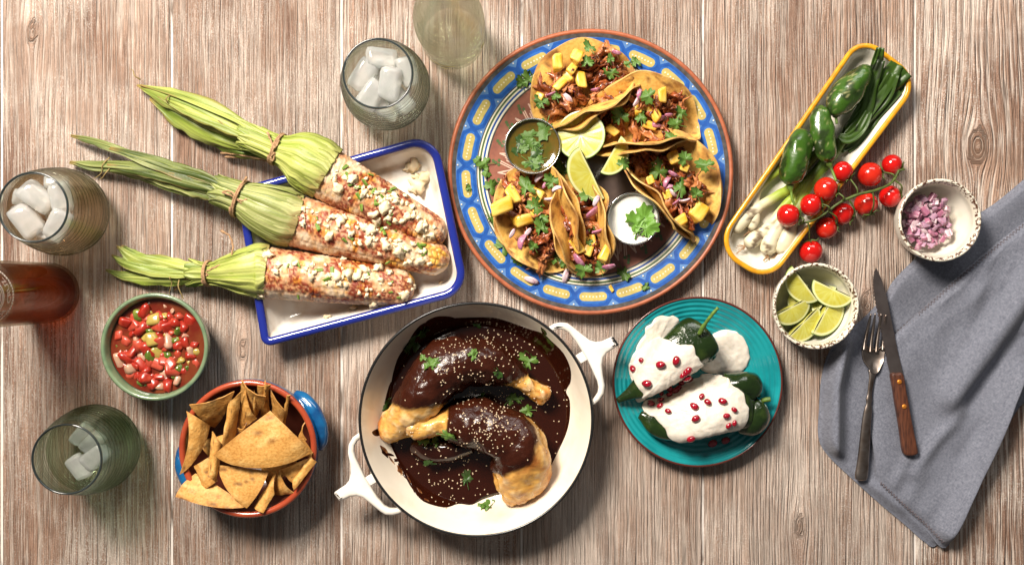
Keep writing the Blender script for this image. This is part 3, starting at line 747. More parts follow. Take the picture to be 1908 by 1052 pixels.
# lime pieces: the cut faces carry flesh, pith and segment lines as colour
RIND = np.array([0.10, 0.20, 0.014]); PITH = np.array([0.66, 0.66, 0.36]); FLESH = np.array([0.44, 0.39, 0.035]); FLESH2 = np.array([0.52, 0.52, 0.13])
def lime_face_col(rr, ang, seed, segs=10):
    """rr 0..1 from the core, ang in radians"""
    d = np.abs(((ang * segs / (2 * PI)) % 1.0) - .5) * 2
    seg = sm(.80, .97, d) * sm(.04, .2, rr)
    fib = vn(np.stack([ang * 26, rr * 3.0, np.full_like(rr, seed)], -1), seed)
    c = mixc(FLESH, FLESH2, fib); c = mixc(c, PITH, np.maximum(seg * .75, sm(.16, .05, rr)))
    c = mixc(c, PITH, sm(.86, .92, rr)); return mixc(c, RIND, sm(.965, 1.0, rr))

def lime_wedge(R, dphi, seed, elong=1.18):
    """wedge about the X axis between two cut planes; edge (core) up"""
    nA, nR, nF = 18, 10, 12; parts = []; cols = []
    for s in (-1, 1):
        th = np.linspace(0, PI, nA * 2 + 1); rr = np.linspace(0, 1, nR * 2 + 1)
        TT, RR = np.meshgrid(th, rr, indexing='ij')
        x = np.cos(TT) * RR * R * elong; q = np.sin(TT) * RR * R
        bul = .0009 * np.sin(np.clip(RR, 0, 1) * PI)
        V = np.stack([x, q * math.sin(s * dphi / 2) + s * bul * math.cos(dphi / 2), -q * math.cos(dphi / 2) + bul * math.sin(dphi / 2)], -1).reshape(-1, 3)
        f = grid_faces(nA * 2 + 1, nR * 2 + 1)
        if s > 0: f = [g[::-1] for g in f]
        parts.append((V, f))
        # lengthwise cut: fibres fan out from the core line
        edge = sm(.85, .92, RR); fib = vn(np.stack([TT * 14, RR * 4, np.full_like(RR, seed)], -1), seed)
        cc = mixc(FLESH, FLESH2, fib); core = sm(.0024, .0008, np.abs(q))
        cc = mixc(cc, PITH, np.maximum(edge, core * .8)); cc = mixc(cc, RIND, sm(.965, 1, RR)); cols.append(cc.reshape(-1, 3))
    th = np.linspace(0, PI, nA * 2 + 1); ph = np.linspace(-dphi / 2, dphi / 2, nF)
    TT, PP = np.meshgrid(th, ph, indexing='ij')
    V = np.stack([np.cos(TT) * R * elong, np.sin(TT) * R * np.sin(PP), -np.sin(TT) * R * np.cos(PP)], -1).reshape(-1, 3)
    parts.append((V, grid_faces(nA * 2 + 1, nF))); cols.append(np.tile(RIND, (len(V), 1)) * (0.8 + .4 * vn(V * 200, seed))[:, None])
    V, F = join(*parts); return V, F, np.concatenate(cols)

def lime_half(R, seed, depth=.9):
    n = 72; V = []; cols = []; F = []
    rr = np.linspace(0, 1, 16); an = np.linspace(0, 2 * PI, n, endpoint=False)
    RR, AA = np.meshgrid(rr, an, indexing='ij')
    d = np.abs(((AA * 10 / (2 * PI)) % 1.0) - .5) * 2
    V.append(np.stack([RR * R * np.cos(AA), RR * R * np.sin(AA), .0008 * (1 - sm(.7, 1, d)) * np.sin(RR * PI)], -1).reshape(-1, 3)); cols.append(lime_face_col(RR, AA, seed).reshape(-1, 3)); F += grid_faces(16, n, True)
    ph = np.linspace(0, PI / 2, 14); PP, AA = np.meshgrid(ph, an, indexing='ij')
    V.append(np.stack([R * np.cos(PP) * np.cos(AA), R * np.cos(PP) * np.sin(AA), -R * depth * np.sin(PP)], -1).reshape(-1, 3)); cols.append(np.tile(RIND, (14 * n, 1)) * (0.8 + .4 * vn(V[-1] * 220, seed))[:, None])
    F += grid_faces(14, n, True, 16 * n)
    return np.concatenate(V), F, np.concatenate(cols)

def place(V, rot, loc, s=1.0):
    return (np.asarray(V) * s) @ np.array(rot.to_3x3()).T + np.asarray(loc)

def lime_piece(kind, px, py, z, rot, R, seed, label, group, dphi=1.35, mat='lime'):
    V, F, cl = (lime_half(R, seed) if kind == 'half' else lime_wedge(R, dphi, seed))
    V = place(V, Euler(rot).to_matrix(), (0, 0, 0)); p = P(px, py, z); V = V + p
    return mk('lime_half' if kind == 'half' else 'lime_wedge', V, F, M[mat], cols=cl, label=label, cat='lime', group=group)

g_ = 'lime wedges in the speckled bowl'; l_ = 'yellow green lime wedge lying in the speckled bowl'
for px, py, z, rot, R_, dp in [(1500, 528, .036, (-.55, .15, -.9), .0205, 1.3), (1553, 538, .034, (-.75, -.1, -.45), .0200, 1.3), (1475, 571, .033, (-.65, .2, .45), .0200, 1.3),
                               (1537, 580, .030, (-.6, .1, 1.05), .0235, 1.4), (1497, 600, .030, (-.6, .15, .75), .0205, 1.25)]:
    big_ = R_ > .023
    lime_piece('wedge', px, py, z, rot, R_, int(px), 'largest lime wedge in the speckled bowl, lying in its middle' if big_ else l_, g_, dp)
for px, py in [(1540, 560), (1512, 590), (1496, 560)]:
    lime_piece('wedge', px, py, .021, (.4, .2, rnd.uniform(0, 3)), .0165, int(px), 'lime wedge buried beneath the others in the speckled bowl', 'buried lime wedges in the speckled bowl', 1.3)

# ------------------------------------------------------------------ the painted taco plate
pc = P(1100.5, 320, .022); pc[2] = 0
K = S * (H - .021) / H
platter = thing('taco_plate', 'large round terracotta plate painted in blue and yellow holding five tacos', 'plate', pc)
def plate_z(r):
    return float(np.interp(r, [0, 112 * K, 190 * K, 212 * K, 258 * K, 266 * K], [.010, .010, .0135, .0165, .0215, .0215]))
rings = [(0, 92, 'plate_well'), (92, 95, 'plate_cream'), (95, 192, 'plate_brown'), (192, 195, 'plate_black'), (195, 198.5, 'plate_cream'), (198.5, 202, 'plate_blue'), (202, 205, 'plate_cream'), (205, 208.5, 'plate_green'),
         (208.5, 211, 'plate_cream'), (211, 213, 'plate_black'), (213, 251, 'plate_lightblue'), (251, 258.5, 'plate_black')]
rr = []; fmat = []; mats = []
for a, b, m in rings:
    if m not in mats: mats.append(m)
    n = max(2, int((b - a) / 4) + 1)
    for k in range(n): rr.append(a + (b - a) * k / n); fmat.append(mats.index(m))
rr.append(258.5)
n = 144; V, F = lathe([(r * K, plate_z(r * K)) for r in rr], pc, n)
plate_top = mk('glazed_face', V, F, None, platter, mats=[M[m] for m in mats], fm=np.repeat(fmat, n))
V, F = lathe([(258.3 * K, .0213), (260.5 * K, .0228), (264 * K, .0226), (266.5 * K, .0205), (265 * K, .0175), (212 * K, .008), (170 * K, .0008), (120 * K, .0), (0, .0)], pc, n); mk('clay_edge', V, F, M['terracotta'], platter)

def on_plate(pts, off):
    pts = np.asarray(pts); r = np.hypot(pts[:, 0], pts[:, 1])
    return np.column_stack([pc[0] + pts[:, 0], pc[1] + pts[:, 1], [plate_z(q) + off for q in r]])
def polar(th, r, dt, dr):       # local offsets in pixels: dt along the rim, dr outwards
    a = th + dt / r; q = (r + dr) * K
    return (q * math.cos(a), q * math.sin(a))
def patch(pts, off):
    V = on_plate(pts, off); t = tessellate_polygon([[Vector((p[0], p[1], 0)) for p in V]]); F = []
    for q in t:
        a, b, c = [V[i] for i in q]
        if np.cross(b - a, c - a)[2] < 0: q = q[::-1]
        F.append(tuple(q))
    return V, F
def strip(pts, w, off, closed=False):
    pts = np.asarray(pts, float); q = np.vstack([pts, pts[:1]]) if closed else pts; parts = []
    for a, b in zip(q[:-1], q[1:]):
        d = b - a; L_ = np.hypot(*d); nrm = np.array([-d[1], d[0]]) / (L_ + 1e-12) * w / 2; e = d / (L_ + 1e-12) * w / 2
        m = max(1, int(L_ / .006)); P1 = []
        for k in range(m + 1):
            c_ = (a - e) + (d + 2 * e) * k / m; P1 += [c_ - nrm, c_ + nrm]
        parts.append((on_plate(P1, off), [(2 * k, 2 * k + 2, 2 * k + 3, 2 * k + 1) for k in range(m)]))
    return join(*parts)
def dots(ctrs, r, off, n=8):
    return join(*[patch([(c_[0] + r * math.cos(a), c_[1] + r * math.sin(a)) for a in np.linspace(0, 2 * PI, n, endpoint=False)], off) for c_ in ctrs])

NB = 21; white_dots = []; rb = 232.5
for k in range(NB):
    th = math.radians(180 - 11.6) + k * 2 * PI / NB
    hexo = [(-37, 0), (-37, 4), (-25, 17.5), (-8, 18.5), (8, 18.5), (25, 17.5), (37, 4), (37, -4), (25, -17.5), (8, -18.5), (-8, -18.5), (-25, -17.5), (-37, -4)]
    V, F = patch([polar(th, rb, a, b) for a, b in hexo[1:]], .00025); mk('blue_link', V, F, M['plate_blue'], platter, smooth=False)
    inn = [(a * .80, b * .70) for a, b in hexo[1:]]
    V, F = patch([polar(th, rb, a, b) for a, b in inn], .00045); mk('link_ground', V, F, M['plate_midblue'], platter, smooth=False)
    st = [(18 + 8 * math.cos(a), 8.2 * math.sin(a)) for a in np.linspace(-PI / 2, PI / 2, 7)] + [(0, 8.2)] + [(-18 + 8 * math.cos(a), 8.2 * math.sin(a)) for a in np.linspace(PI / 2, 3 * PI / 2, 7)] + [(0, -8.2)]
    V, F = patch([polar(th, rb, a, b) for a, b in st], .00065); mk('yellow_bar', V, F, M['plate_yellow'], platter, smooth=False)
    for d in np.linspace(-19, 19, 7): white_dots.append(polar(th, rb, d, rnd.uniform(-.6, .6)))
    for d in (-15.5, 15.5): white_dots.append(polar(th + PI / NB, rb, 0, d))
V, F = dots(white_dots, 1.5 * K, .0009); mk('white_dots', V, F, M['plate_cream'], platter, smooth=False, kind='stuff')
# meander on the terracotta band
zz = []; hooks = []; gd = []; rd = []
NZ = 30
for k in range(NZ):
    th = 2 * PI * k / NZ; w = 2 * PI / NZ; r0, r1 = 116, 172
    q = lambda f, r: (r * K * math.cos(th + f * w), r * K * math.sin(th + f * w))
    zz += [q(0, r1), q(.5, r0)]
    for s in (.16, .30):
        hooks.append([q(s, r1 - 8 - s * 20), q(s + .38, r0 + 18 - s * 10), q(s + .52, r0 + 30 - s * 10), q(s + .2, r1 + 2 - s * 18)])
    for f, r in ((.42, 183), (.58, 172), (.50, 178), (.36, 172)): gd.append(q(f, r))
    for f, r in ((.02, 106), (.9, 112), (.1, 112), (.0, 120)): rd.append(q(f, r))
V, F = join(strip(zz, 2.8 * K, .0004, True), *[strip(h, 2.1 * K, .0004) for h in hooks]); mk('white_meander', V, F, pm('plate_pinkish_line', (0.60, 0.42, 0.34), .35), platter, smooth=False)
V, F = dots(gd, 3.1 * K, .0005); mk('green_dots', V, F, M['plate_green'], platter, smooth=False, kind='stuff')
V, F = dots(rd, 3.1 * K, .0005); mk('red_dots', V, F, M['plate_red'], platter, smooth=False, kind='stuff')

# ------------------------------------------------------------------ cilantro leaves
def leaf_mesh(seed, mat, stem=True):
    r = random.Random(seed); n = 54; th = np.linspace(-2.75, 2.75, n)
    lobes = 0.64 + 0.36 * np.abs(np.cos(th * 1.25 + r.uniform(-.1, .1))) ** .8
    teeth = 0.89 + 0.11 * np.cos(th * 9.5 + r.uniform(0, 3)) + .04 * np.cos(th * 17)
    R_ = .5 * lobes * teeth * (1 + .12 * np.sin(th * 2 + r.uniform(0, 6)))
    V = [(0, -.1, 0)]; F = []
    for f in (.4, .75, 1.0):
        x = R_ * f * np.sin(th); y = R_ * f * np.cos(th) - .1 * (1 - f)
        z = .10 * f * np.cos(th * 2.5 + 1) + .14 * f * f * np.sin(th * 1.3 + r.uniform(0, 6)) - .06 * f
        V += list(zip(x, y, z))
    for j in range(n - 1): F.append((0, 2 + j, 1 + j))
    for k in range(2):
        a = 1 + k * n
        for j in range(n - 1): F.append((a + j, a + j + 1, a + n + j + 1, a + n + j))
    V = np.array(V)
    if stem:
        v2, f2 = tube(smooth_prof([(0, -.1, .0), (.02, -.35, -.02), (.06, -.7, .02)], 4), .025, 5); V, F = join((V, F), (v2, f2))
    return proto('cilantro_leaf', V, F, mat)
LEAF = [leaf_mesh(k, M['leaf'], k % 2 == 0) for k in range(5)]
LEAFB = [leaf_mesh(20 + k, M['leaf_bright'], k % 2 == 0) for k in range(3)]
LEAFD = [leaf_mesh(30 + k, M['leaf_dark'], k % 2 == 0) for k in range(3)]

# ------------------------------------------------------------------ tacos
MEATP = []
for k in range(10):
    V, F = blob((0, 0, 0), (.0052, .0038, .0115), .95, 2.6, 80 + k, ICO3); V[:, 0] += (.5 - k % 2) * .7 * (V[:, 2] ** 2) / .01; V[:, 1] += .0016 * np.sin(V[:, 2] * 420 + k)
    MEATP.append(proto('meat_piece', V, F, M['meat' if k % 3 else 'meat_light']))
PINE = [proto('pineapple_chunk', *dice((.0095, .0080, .0165), .45, .3, 120 + k), M['pineapple']) for k in range(6)]
ONI = []
for k in range(5):
    u = np.linspace(-1, 1, 9); w = np.linspace(-1, 1, 4); U, W = np.meshgrid(u, w, indexing='ij')
    hw = .0026 * (1 - .55 * np.abs(U) ** 2)
    V = np.stack([U * .0062, W * hw, 0.0026 * (1 - U ** 2) + .0008 * W], -1).reshape(-1, 3); V, F = thicken(V, grid_faces(9, 4), .0017)
    ONI.append(proto('onion_sliver', V, F, M['onion' if k % 2 else 'onion_purple']))

def tortilla(c, fold_deg, R, alpha, beta, seed, rc=.014, curl=.0025):
    """disc folded about an axis through c; fold_deg in the table plane; the wing that opens out lies to the axis' left"""
    a = np.array([math.cos(math.radians(fold_deg)), math.sin(math.radians(fold_deg)), 0]); b = np.array([-a[1], a[0], 0])
    tt = np.linspace(0, R * 1.02, 120); dt = tt[1] - tt[0]
    def curve(ang):
        h = ang * sm(0, rc * 2, tt); return np.cumsum(np.cos(h)) * dt, np.cumsum(np.sin(h)) * dt
    cb, cf = curve(alpha), curve(beta)
    n, m = 84, 16; an = np.linspace(0, 2 * PI, n, endpoint=False); fr = np.sin(np.linspace(0, 1, m + 1)[1:] * PI / 2)
    rim = R * (1 + .02 * np.sin(3 * an + seed) + .012 * np.sin(7 * an + seed * 2))
    s = (fr[:, None] * rim * np.cos(an)).ravel(); t = (fr[:, None] * rim * np.sin(an)).ravel()
    s = np.concatenate([[0], s]); t = np.concatenate([[0], t]); frr = np.concatenate([[0], np.repeat(fr, n)])
    B = np.where(t >= 0, np.interp(t, tt, cb[0]), -np.interp(-t, tt, cf[0])); Z = np.where(t >= 0, np.interp(t, tt, cb[1]), np.interp(-t, tt, cf[1]))
    wob = (fbm(np.stack([s * 34, t * 34, np.full_like(s, seed * 1.7)], -1), seed, 2) - .5)
    hb = np.where(t >= 0, -math.sin(alpha), math.sin(beta)); hz = np.where(t >= 0, math.cos(alpha), math.cos(beta)); k = sm(.005, .03, np.abs(t))
    wob = wob * .013 * frr * k + curl * np.sin(s / R * 7 + seed) * frr ** 2 * k
    B = B + hb * wob; Z = Z + hz * wob + .0022 * (s / R) ** 2
    V = c + s[:, None] * a + B[:, None] * b + Z[:, None] * np.array([0, 0, 1.])
    F = [(0, 1 + j, 1 + (j + 1) % n) for j in range(n)]
    for i in range(m - 1):
        q = 1 + i * n
        for j in range(n): F.append((q + j, q + n + j, q + n + (j + 1) % n, q + (j + 1) % n))
    nz = fbm(np.stack([s * 70, t * 70, np.full_like(s, seed)], -1), seed + 5, 3); n2 = fbm(np.stack([s * 240, t * 240, np.full_like(s, seed)], -1), seed + 9, 2)
    col = mixc((.66, .36, .07), (.76, .48, .13), nz); col = mixc(col, (.46, .19, .03), sm(.52, .70, nz) * .6); col = mixc(col, (.12, .042, .014), sm(.56, .70, n2) * sm(.44, .58, nz) * .85)
    col = mixc(col, (.66, .43, .16), sm(.95, 1.0, frr) * .6); col = mixc(col, (.30, .12, .03), sm(.58, .72, nz) * sm(.8, 1, frr) * .7)
    return V, F, col, a, b, cb, cf, tt

def surf_pt(c, a, b, cb, cf, tt, s, t):
    if t >= 0: B = np.interp(t, tt, cb[0]); Z = np.interp(t, tt, cb[1])
    else: B = -np.interp(-t, tt, cf[0]); Z = np.interp(-t, tt, cf[1])
    return c + s * a + B * b + np.array([0, 0, Z])

def taco(px, py, ang, R, alpha, beta, seed, label, pine, onion, leaves, layers=2, rc=.010, meat_n=44, trange=(-.16, .50), z0=.0135, srange=.74):
    c = P(px, py, z0); c[2] = z0
    t = thing('taco', label, 'taco', c, 'tacos on the painted plate')
    main = None
    for L_ in range(layers):
        V, F, col, a, b, cb, cf, tt = tortilla(c + np.array([0, 0, .0022 * (layers - 1 - L_)]) , ang + L_ * 3, R - .0015 * L_, alpha - .05 * L_, beta - .16 * L_, seed + L_ * 5, rc)
        V = V - (.003 * L_) * b * 0
        W, G = thicken(V, F, .0016); o = mk('tortilla', W, G, M['tortilla'], t, sharp=50, cols=np.concatenate([col, col * .96]))
        if L_ == 0: main = (a, b, cb, cf, tt); mo = o
    a, b, cb, cf, tt = main; r = random.Random(seed * 31)
    for k in range(meat_n):
        lay = k / meat_n
        s = r.uniform(-srange, srange) * R; tq = r.uniform(*trange) * R * (1 - .35 * (s / R) ** 2)
        p = surf_pt(c, a, b, cb, cf, tt, s, tq) + np.array([0, 0, .005 + .016 * lay * (1 - abs(s / R) ** 2)])
        if beta > 1: p = p + b * .004
        inst('meat_piece', r.choice(MEATP), p, (r.uniform(0, 6), r.uniform(.8, 2.3), r.uniform(0, 6)), r.uniform(.75, 1.35), t)
    surf = [mo]
    lift = lambda x, y: .028
    def top(px, py, extra):
        # topmost of tortilla surface or the pile under this sight line
        p, n_ = hit(px, py, surf)
        q = p + np.array([0, 0, extra]); k = (H - q[2]) / H
        return P(px, py, q[2]), n_
    for x, y, ro, sc in pine:
        p, n_ = top(x, y, .017); inst('pineapple_chunk', r.choice(PINE), p, (PI / 2 + r.uniform(-.25, .25), r.uniform(-.3, .3), math.radians(ro)), sc * .80, t)
    for x, y, ro, sc in onion:
        p, n_ = top(x, y, .018); inst('onion_sliver', r.choice(ONI), p, (r.uniform(-.9, .9), r.uniform(-.4, .4), math.radians(ro)), sc * .82, t)
    for x, y, ro, sc in leaves:
        p, n_ = top(x, y, .022); inst('cilantro_leaf', r.choice(LEAF), p, (r.uniform(-.35, .35), r.uniform(-.35, .35), math.radians(ro)), sc * .78, t)
    return t

R0 = .0635
def px2(lst, ox, oy, sx):      # crop coordinates -> photograph pixels
    return [(ox + q[0] / sx, oy + q[1] / sx) + tuple(q[2:]) for q in lst]
A = lambda l: px2(l, 900, 60, 4.045); B_ = lambda l: px2(l, 900, 260, 3.757)
taco(1090, 179, 27, R0 * .97, .42, 1.36, 3, 'taco heaped with pineapple chunks, its open face leaning on the blue rim',
     A([(565, 220, 10, 1.35), (700, 180, -30, 1.2), (590, 390, -50, 1.25), (735, 360, 5, 1.25), (670, 275, -40, 1.15), (640, 330, 40, 1.0), (425, 490, 60, .8)]),
     A([(510, 460, 20, 1.0), (640, 500, -50, 1.3), (690, 455, -35, 1.1), (850, 425, 10, 1.0), (1010, 150, -20, 1.0)]),
     A([(800, 105, 20, .021), (785, 220, 0, .021), (960, 195, 10, .015), (960, 305, 60, .022), (1150, 225, 20, .017), (440, 520, 40, .024), (550, 475, 10, .018), (1090, 240, 70, .012)]))
taco(1194, 243, 4, R0 * 1.03, .60, 1.40, 11, 'taco with two tortillas whose lower edges run beside the lime wedge',
     A([(1285, 590, 30, 1.6), (1350, 480, 5, 1.15), (970, 740, 50, 1.0), (1170, 570, 10, .9), (1260, 700, 70, 1.0)]),
     A([(1150, 520, 60, 1.2), (1320, 650, 20, 1.3), (1300, 700, -10, 1.1), (1180, 470, 80, 1.0), (1400, 620, 0, .9)]),
     A([(1030, 625, 20, .030), (1190, 630, 0, .022), (1240, 480, 80, .026), (1490, 600, 40, .022), (1450, 690, 70, .024), (1415, 790, 20, .024)]), trange=(-.12, .5))
taco(1234, 354, -49, R0 * 1.04, .50, 1.45, 21, 'taco with charred open face next to the cup of white crema',
     B_([(1330, 130, 20, 1.2), (1410, 200, 70, .8), (1500, 500, -40, 1.7), (1375, 575, -60, 1.25), (1285, 385, 20, .9), (1170, 285, 20, .8), (1240, 190, 10, 1.0)]),
     B_([(1335, 235, -30, 1.1), (1290, 300, 60, 1.2), (1340, 370, -40, 1.2), (1410, 415, 10, 1.2), (1350, 430, 40, 1.0), (1300, 340, 20, 1.0)]),
     B_([(1230, 210, 10, .034), (1410, 130, 40, .024), (1390, 330, -30, .028), (1490, 375, 20, .021), (1550, 175, 60, .026), (985, 165, -30, .020)]), trange=(-.2, .45))
taco(1018, 402, 110, R0 * .97, .42, 1.30, 31, 'taco topped with large cilantro leaves, below the green salsa cup',
     B_([(210, 390, 30, 1.5), (130, 470, -70, 1.7), (375, 395, 60, 1.35), (290, 565, -70, 1.6), (440, 565, 20, .9), (350, 500, 10, .9)]),
     B_([(480, 400, 10, 1.5), (440, 320, 40, 1.0), (280, 720, 70, 1.5), (310, 650, 50, 1.1), (200, 655, 60, 1.0), (520, 350, 20, 1.0), (400, 270, 40, 1.2)]),
     B_([(300, 330, 20, .032), (480, 290, 40, .026), (530, 210, -20, .026), (370, 460, -30, .030), (400, 540, 20, .026), (400, 610, 10, .028), (350, 740, 30, .018), (560, 220, 40, .022)]), trange=(-.12, .54))
taco(1087, 418, 101, R0 * .92, 1.05, 1.40, 41, 'taco standing between its neighbour and the crema cup, lime wedge at its end',
     B_([(660, 740, 30, 1.2), (740, 760, -20, 1.2), (845, 810, -30, 1.2), (700, 690, 60, .9), (770, 700, 10, .8)]),
     B_([(760, 500, 40, 1.7), (800, 630, 20, 1.3), (620, 570, 10, 1.5), (680, 840, -50, 1.6), (880, 880, 10, 1.3), (730, 640, 50, 1.0), (790, 430, 60, 1.2), (550, 830, 60, 1.2)]),
     B_([(700, 490, 20, .026), (740, 380, 0, .030), (640, 420, 40, .024), (750, 610, 20, .016), (700, 910, 40, .028), (820, 890, 10, .020), (490, 810, 50, .026), (565, 860, 20, .020), (745, 715, 60, .014)]), trange=(-.3, .3), meat_n=46, srange=.72, rc=.008)

# scraps of herb and onion on the rim
gp = 'cilantro scraps scattered on the painted plate'
for x, y, s in B_([(60, 330, .020), (5, 170, .018), (150, 740, .024), (255, 840, .019), (65, 555, .013), (985, 935, .018), (25, 235, .013)]) + A([(340, 355, .020), (290, 380, .017)]) + [(1203, 534, .011), (890, 300, .013), (873, 350, .009)]:
    p, n_ = hit(x, y, [plate_top]); inst('cilantro_leaf', rnd.choice(LEAF), p + np.array([0, 0, .0028]), align(n_, rnd.uniform(0, 6)), s, label='small cilantro scrap lying on the painted plate', cat='cilantro', group=gp)
for x, y, ro in B_([(575, 950, 75), (340, 980, -20)]):
    p, n_ = hit(x, y, [plate_top]); inst('onion_sliver', ONI[1], p + np.array([0, 0, .0010]), (0, 0, math.radians(ro)), 1.2, label='purple onion sliver lying on the blue plate rim', cat='onion', group='onion slivers fallen on the plate rim')
p, n_ = hit(1139, 537, [plate_top]); inst('pineapple_crumb', PINE[0], p + np.array([0, 0, .002]), (1.5, 0, .4), .42, label='tiny yellow pineapple crumb on the blue plate rim', cat='pineapple')

# ------------------------------------------------------------------ steel sauce cups
def cup(px, py, rpx, label, sauce_name, sauce_label, mat, z0=.0125, hh=.034, level=.029):
    R = rpx * S * (H - z0 - hh) / H; c = P(px, py, z0 + hh); c[2] = z0
    t = thing('sauce_cup', label, 'cup', c, 'small steel cups on the painted plate')
    rb = R * .80
    V, F = lathe([(0, .0), (rb * .97, .0), (rb, .0012), (R - .0012, hh - .0022)], c, 72); mk('cup_wall', V, F, M['steel'], t)
    V, F = lathe([(R - .0014, hh - .0024), (R - .0002, hh - .0016), (R, hh - .0004), (R - .0008, hh + .0003), (R - .0018, hh - .0003), (R - .0019, hh - .0018)], c, 72); mk('rolled_rim', V, F, M['steel'], t)
    V, F = lathe([(R - .0019, hh - .0017), (rb - .001, .0016), (0, .0012)], c, 72); mk('cup_inside', V, F, M['steel'], t)
    rl = rb + (R - rb) * level / hh - .0012
    V, F = lathe([(rl, .0012), (rl - .0015, .0), (rl * .6, -.0002), (rl * .3, 0), (0, 0)], c + np.array([0, 0, level]), 60); V[:, 2] += .0008 * (fbm(V * 120, 8, 2) - .5)
    s = mk(sauce_name, V, F, mat, label=sauce_label, cat='sauce'); return c, s
cg, sg = cup(992.5, 272, 52.5, 'steel cup of green salsa with chopped cilantro', 'green_salsa', 'olive green salsa filling a steel cup', M['salsa_verde'])
for x, y, s in A([(280, 830, .016), (350, 780, .018), (380, 850, .018), (460, 740, .024), (400, 900, .016), (360, 990, .019), (390, 1000, .015), (250, 900, .012), (310, 850, .016), (420, 960, .013), (340, 820, .015), (300, 880, .012)]):
    p, n_ = hit(x, y, [sg]); inst('cilantro_leaf', rnd.choice(LEAF + LEAFD), p + np.array([0, 0, .0012]), (0, 0, rnd.uniform(0, 6)), (s, s, s * .4), label='chopped cilantro leaf floating on the green salsa', cat='cilantro', group='cilantro on the green salsa')
cw, sw = cup(1180, 407, 49.5, 'steel cup of white crema with a cilantro sprig', 'white_crema', 'white crema filling a steel cup', M['crema'])
spr = thing('cilantro_sprig', 'bright green cilantro sprig lying on the white crema', 'cilantro', P(1192, 415, .044))
for x, y, ro, s in [(1183, 413, 50, .026), (1200, 405, 0, .032), (1208, 424, -70, .026)]:
    inst('leaflet', rnd.choice(LEAFB), P(x, y, .046 + rnd.uniform(0, .003)), (rnd.uniform(-.2, .2), rnd.uniform(-.2, .2), math.radians(ro)), s, spr)
V, F = tube(smooth_prof([P(1183, 446, .0432), P(1186, 436, .0445), P(1194, 420, .046)], 5), .0009, 6); mk('stalk', V, F, M['leaf_bright'], spr)

# limes on the plate
gl = 'lime pieces on the painted plate'
lime_piece('half', 1082, 252, .047, (-.12, -.22, .3), .0265, 5, 'half lime cut crosswise, resting against a taco on the plate', gl)
lime_piece('wedge', 1103, 322, .060, (.55, -.25, 2.05), .0265, 6, 'lime wedge with broad cut face at the end of a taco', gl, 1.15)
lime_piece('wedge', 1138, 287, .056, (-.75, .2, 1.05), .0200, 7, 'small lime wedge showing green rind between two tacos', gl, 1.3)

# ------------------------------------------------------------------ turquoise plate with stuffed poblanos
tc_ = P(1300, 711, .020); tc_[2] = 0; KT = S * (H - .02) / H; RT = 157.5 * KT
tq = thing('turquoise_plate', 'turquoise ridged plate with brown edge holding two stuffed peppers', 'plate', tc_)
pr_ = []
for r in np.linspace(0, RT - .0012, 130):
    z = float(np.interp(r, [0, .05, .062, .085, RT], [.004, .0042, .0075, .0165, .020])) + .00045 * math.sin(r / .0052 * 2 * PI) * float(sm(.004, .012, r))
    pr_.append((r, z))
V, F = lathe(pr_, tc_, 120); tq_top = mk('glazed_face', V, F, M['turquoise'], tq)
V, F = lathe([(RT - .0014, .0199), (RT - .0004, .0208), (RT + .0008, .0202), (RT + .0006, .0188), (.07, .006), (.055, .0004), (0, .0004)], tc_, 120); mk('brown_edge', V, F, M['turq_edge'], tq)

def pepper(path, radii, flat, lobes, seed, mat, name, parent, cols=None, n=40, depth=.16):
    p = smooth_prof(path, 8); u = np.linspace(0, 1, len(p)); rad = np.interp(u, np.linspace(0, 1, len(radii)), radii)
    rad = np.convolve(np.pad(rad, 2, 'edge'), np.ones(5) / 5, 'valid')
    ph = seed * 1.3
    rf = lambda uu, aa: 1 - depth * (0.5 + .5 * np.cos(lobes * aa + ph + .6 * np.sin(uu * 4))) * np.sin(np.clip(uu, 0, 1) * PI * .92 + .15) ** .7 + .05 * np.sin(aa * 2 + uu * 9 + seed)
    V, F = tube(p, rad, n, flat, True, rf)
    V = V + normals(V, F) * (.0022 * (fbm(V * 60, seed, 2) - .5))[:, None]
    return V, F
def pz(lst): return [P(x, y, z) for x, y, z in lst]
pep1 = thing('stuffed_poblano', 'poblano with long green stem, walnut cream over its middle', 'pepper', P(1240, 680, .014), 'stuffed poblanos on the turquoise plate')
V, F = pepper(pz([(1150, 746, .024), (1185, 727, .027), (1222, 700, .033), (1262, 665, .036), (1296, 636, .034), (1312, 622, .032), (1317, 618, .031)]), [.002, .010, .020, .026, .0275, .025, .004], .74, 3, 2, None, '', None)
pb1 = mk('pepper_body', V, F, M['poblano'], pep1)
V, F = tube(smooth_prof(pz([(1303, 622, .052), (1312, 606, .060), (1325, 588, .066), (1338, 573, .070)]), 5), [.0026] * 6 + [.0019] * 8 + [.0016, .0018], 10); mk('stem', V, F, M['pepper_stem'], pep1)
V, F = blob(P(1320, 655, .030), (.010, .012, .014), .15, 1, 4); mk('shoulder_lobe', V, F, M['poblano'], pep1)
pep2 = thing('stuffed_poblano', 'poblano lying lower, two green lobes showing beyond its cream', 'pepper', P(1320, 760, .014), 'stuffed poblanos on the turquoise plate')
V, F = pepper(pz([(1192, 772, .018), (1225, 790, .024), (1265, 785, .030), (1310, 770, .034), (1355, 758, .034), (1388, 752, .032), (1402, 750, .031)]), [.004, .015, .023, .0275, .029, .027, .012], .78, 3, 6, None, '', None)
pb2 = mk('pepper_body', V, F, M['poblano'], pep2)
V, F = pepper(pz([(1350, 716, .038), (1380, 716, .036), (1402, 722, .032), (1415, 732, .028)]), [.012, .0175, .018, .006], .9, 2, 9, None, '', None, n=28); lb1 = mk('shoulder_lobe', V, F, M['poblano'], pep2)
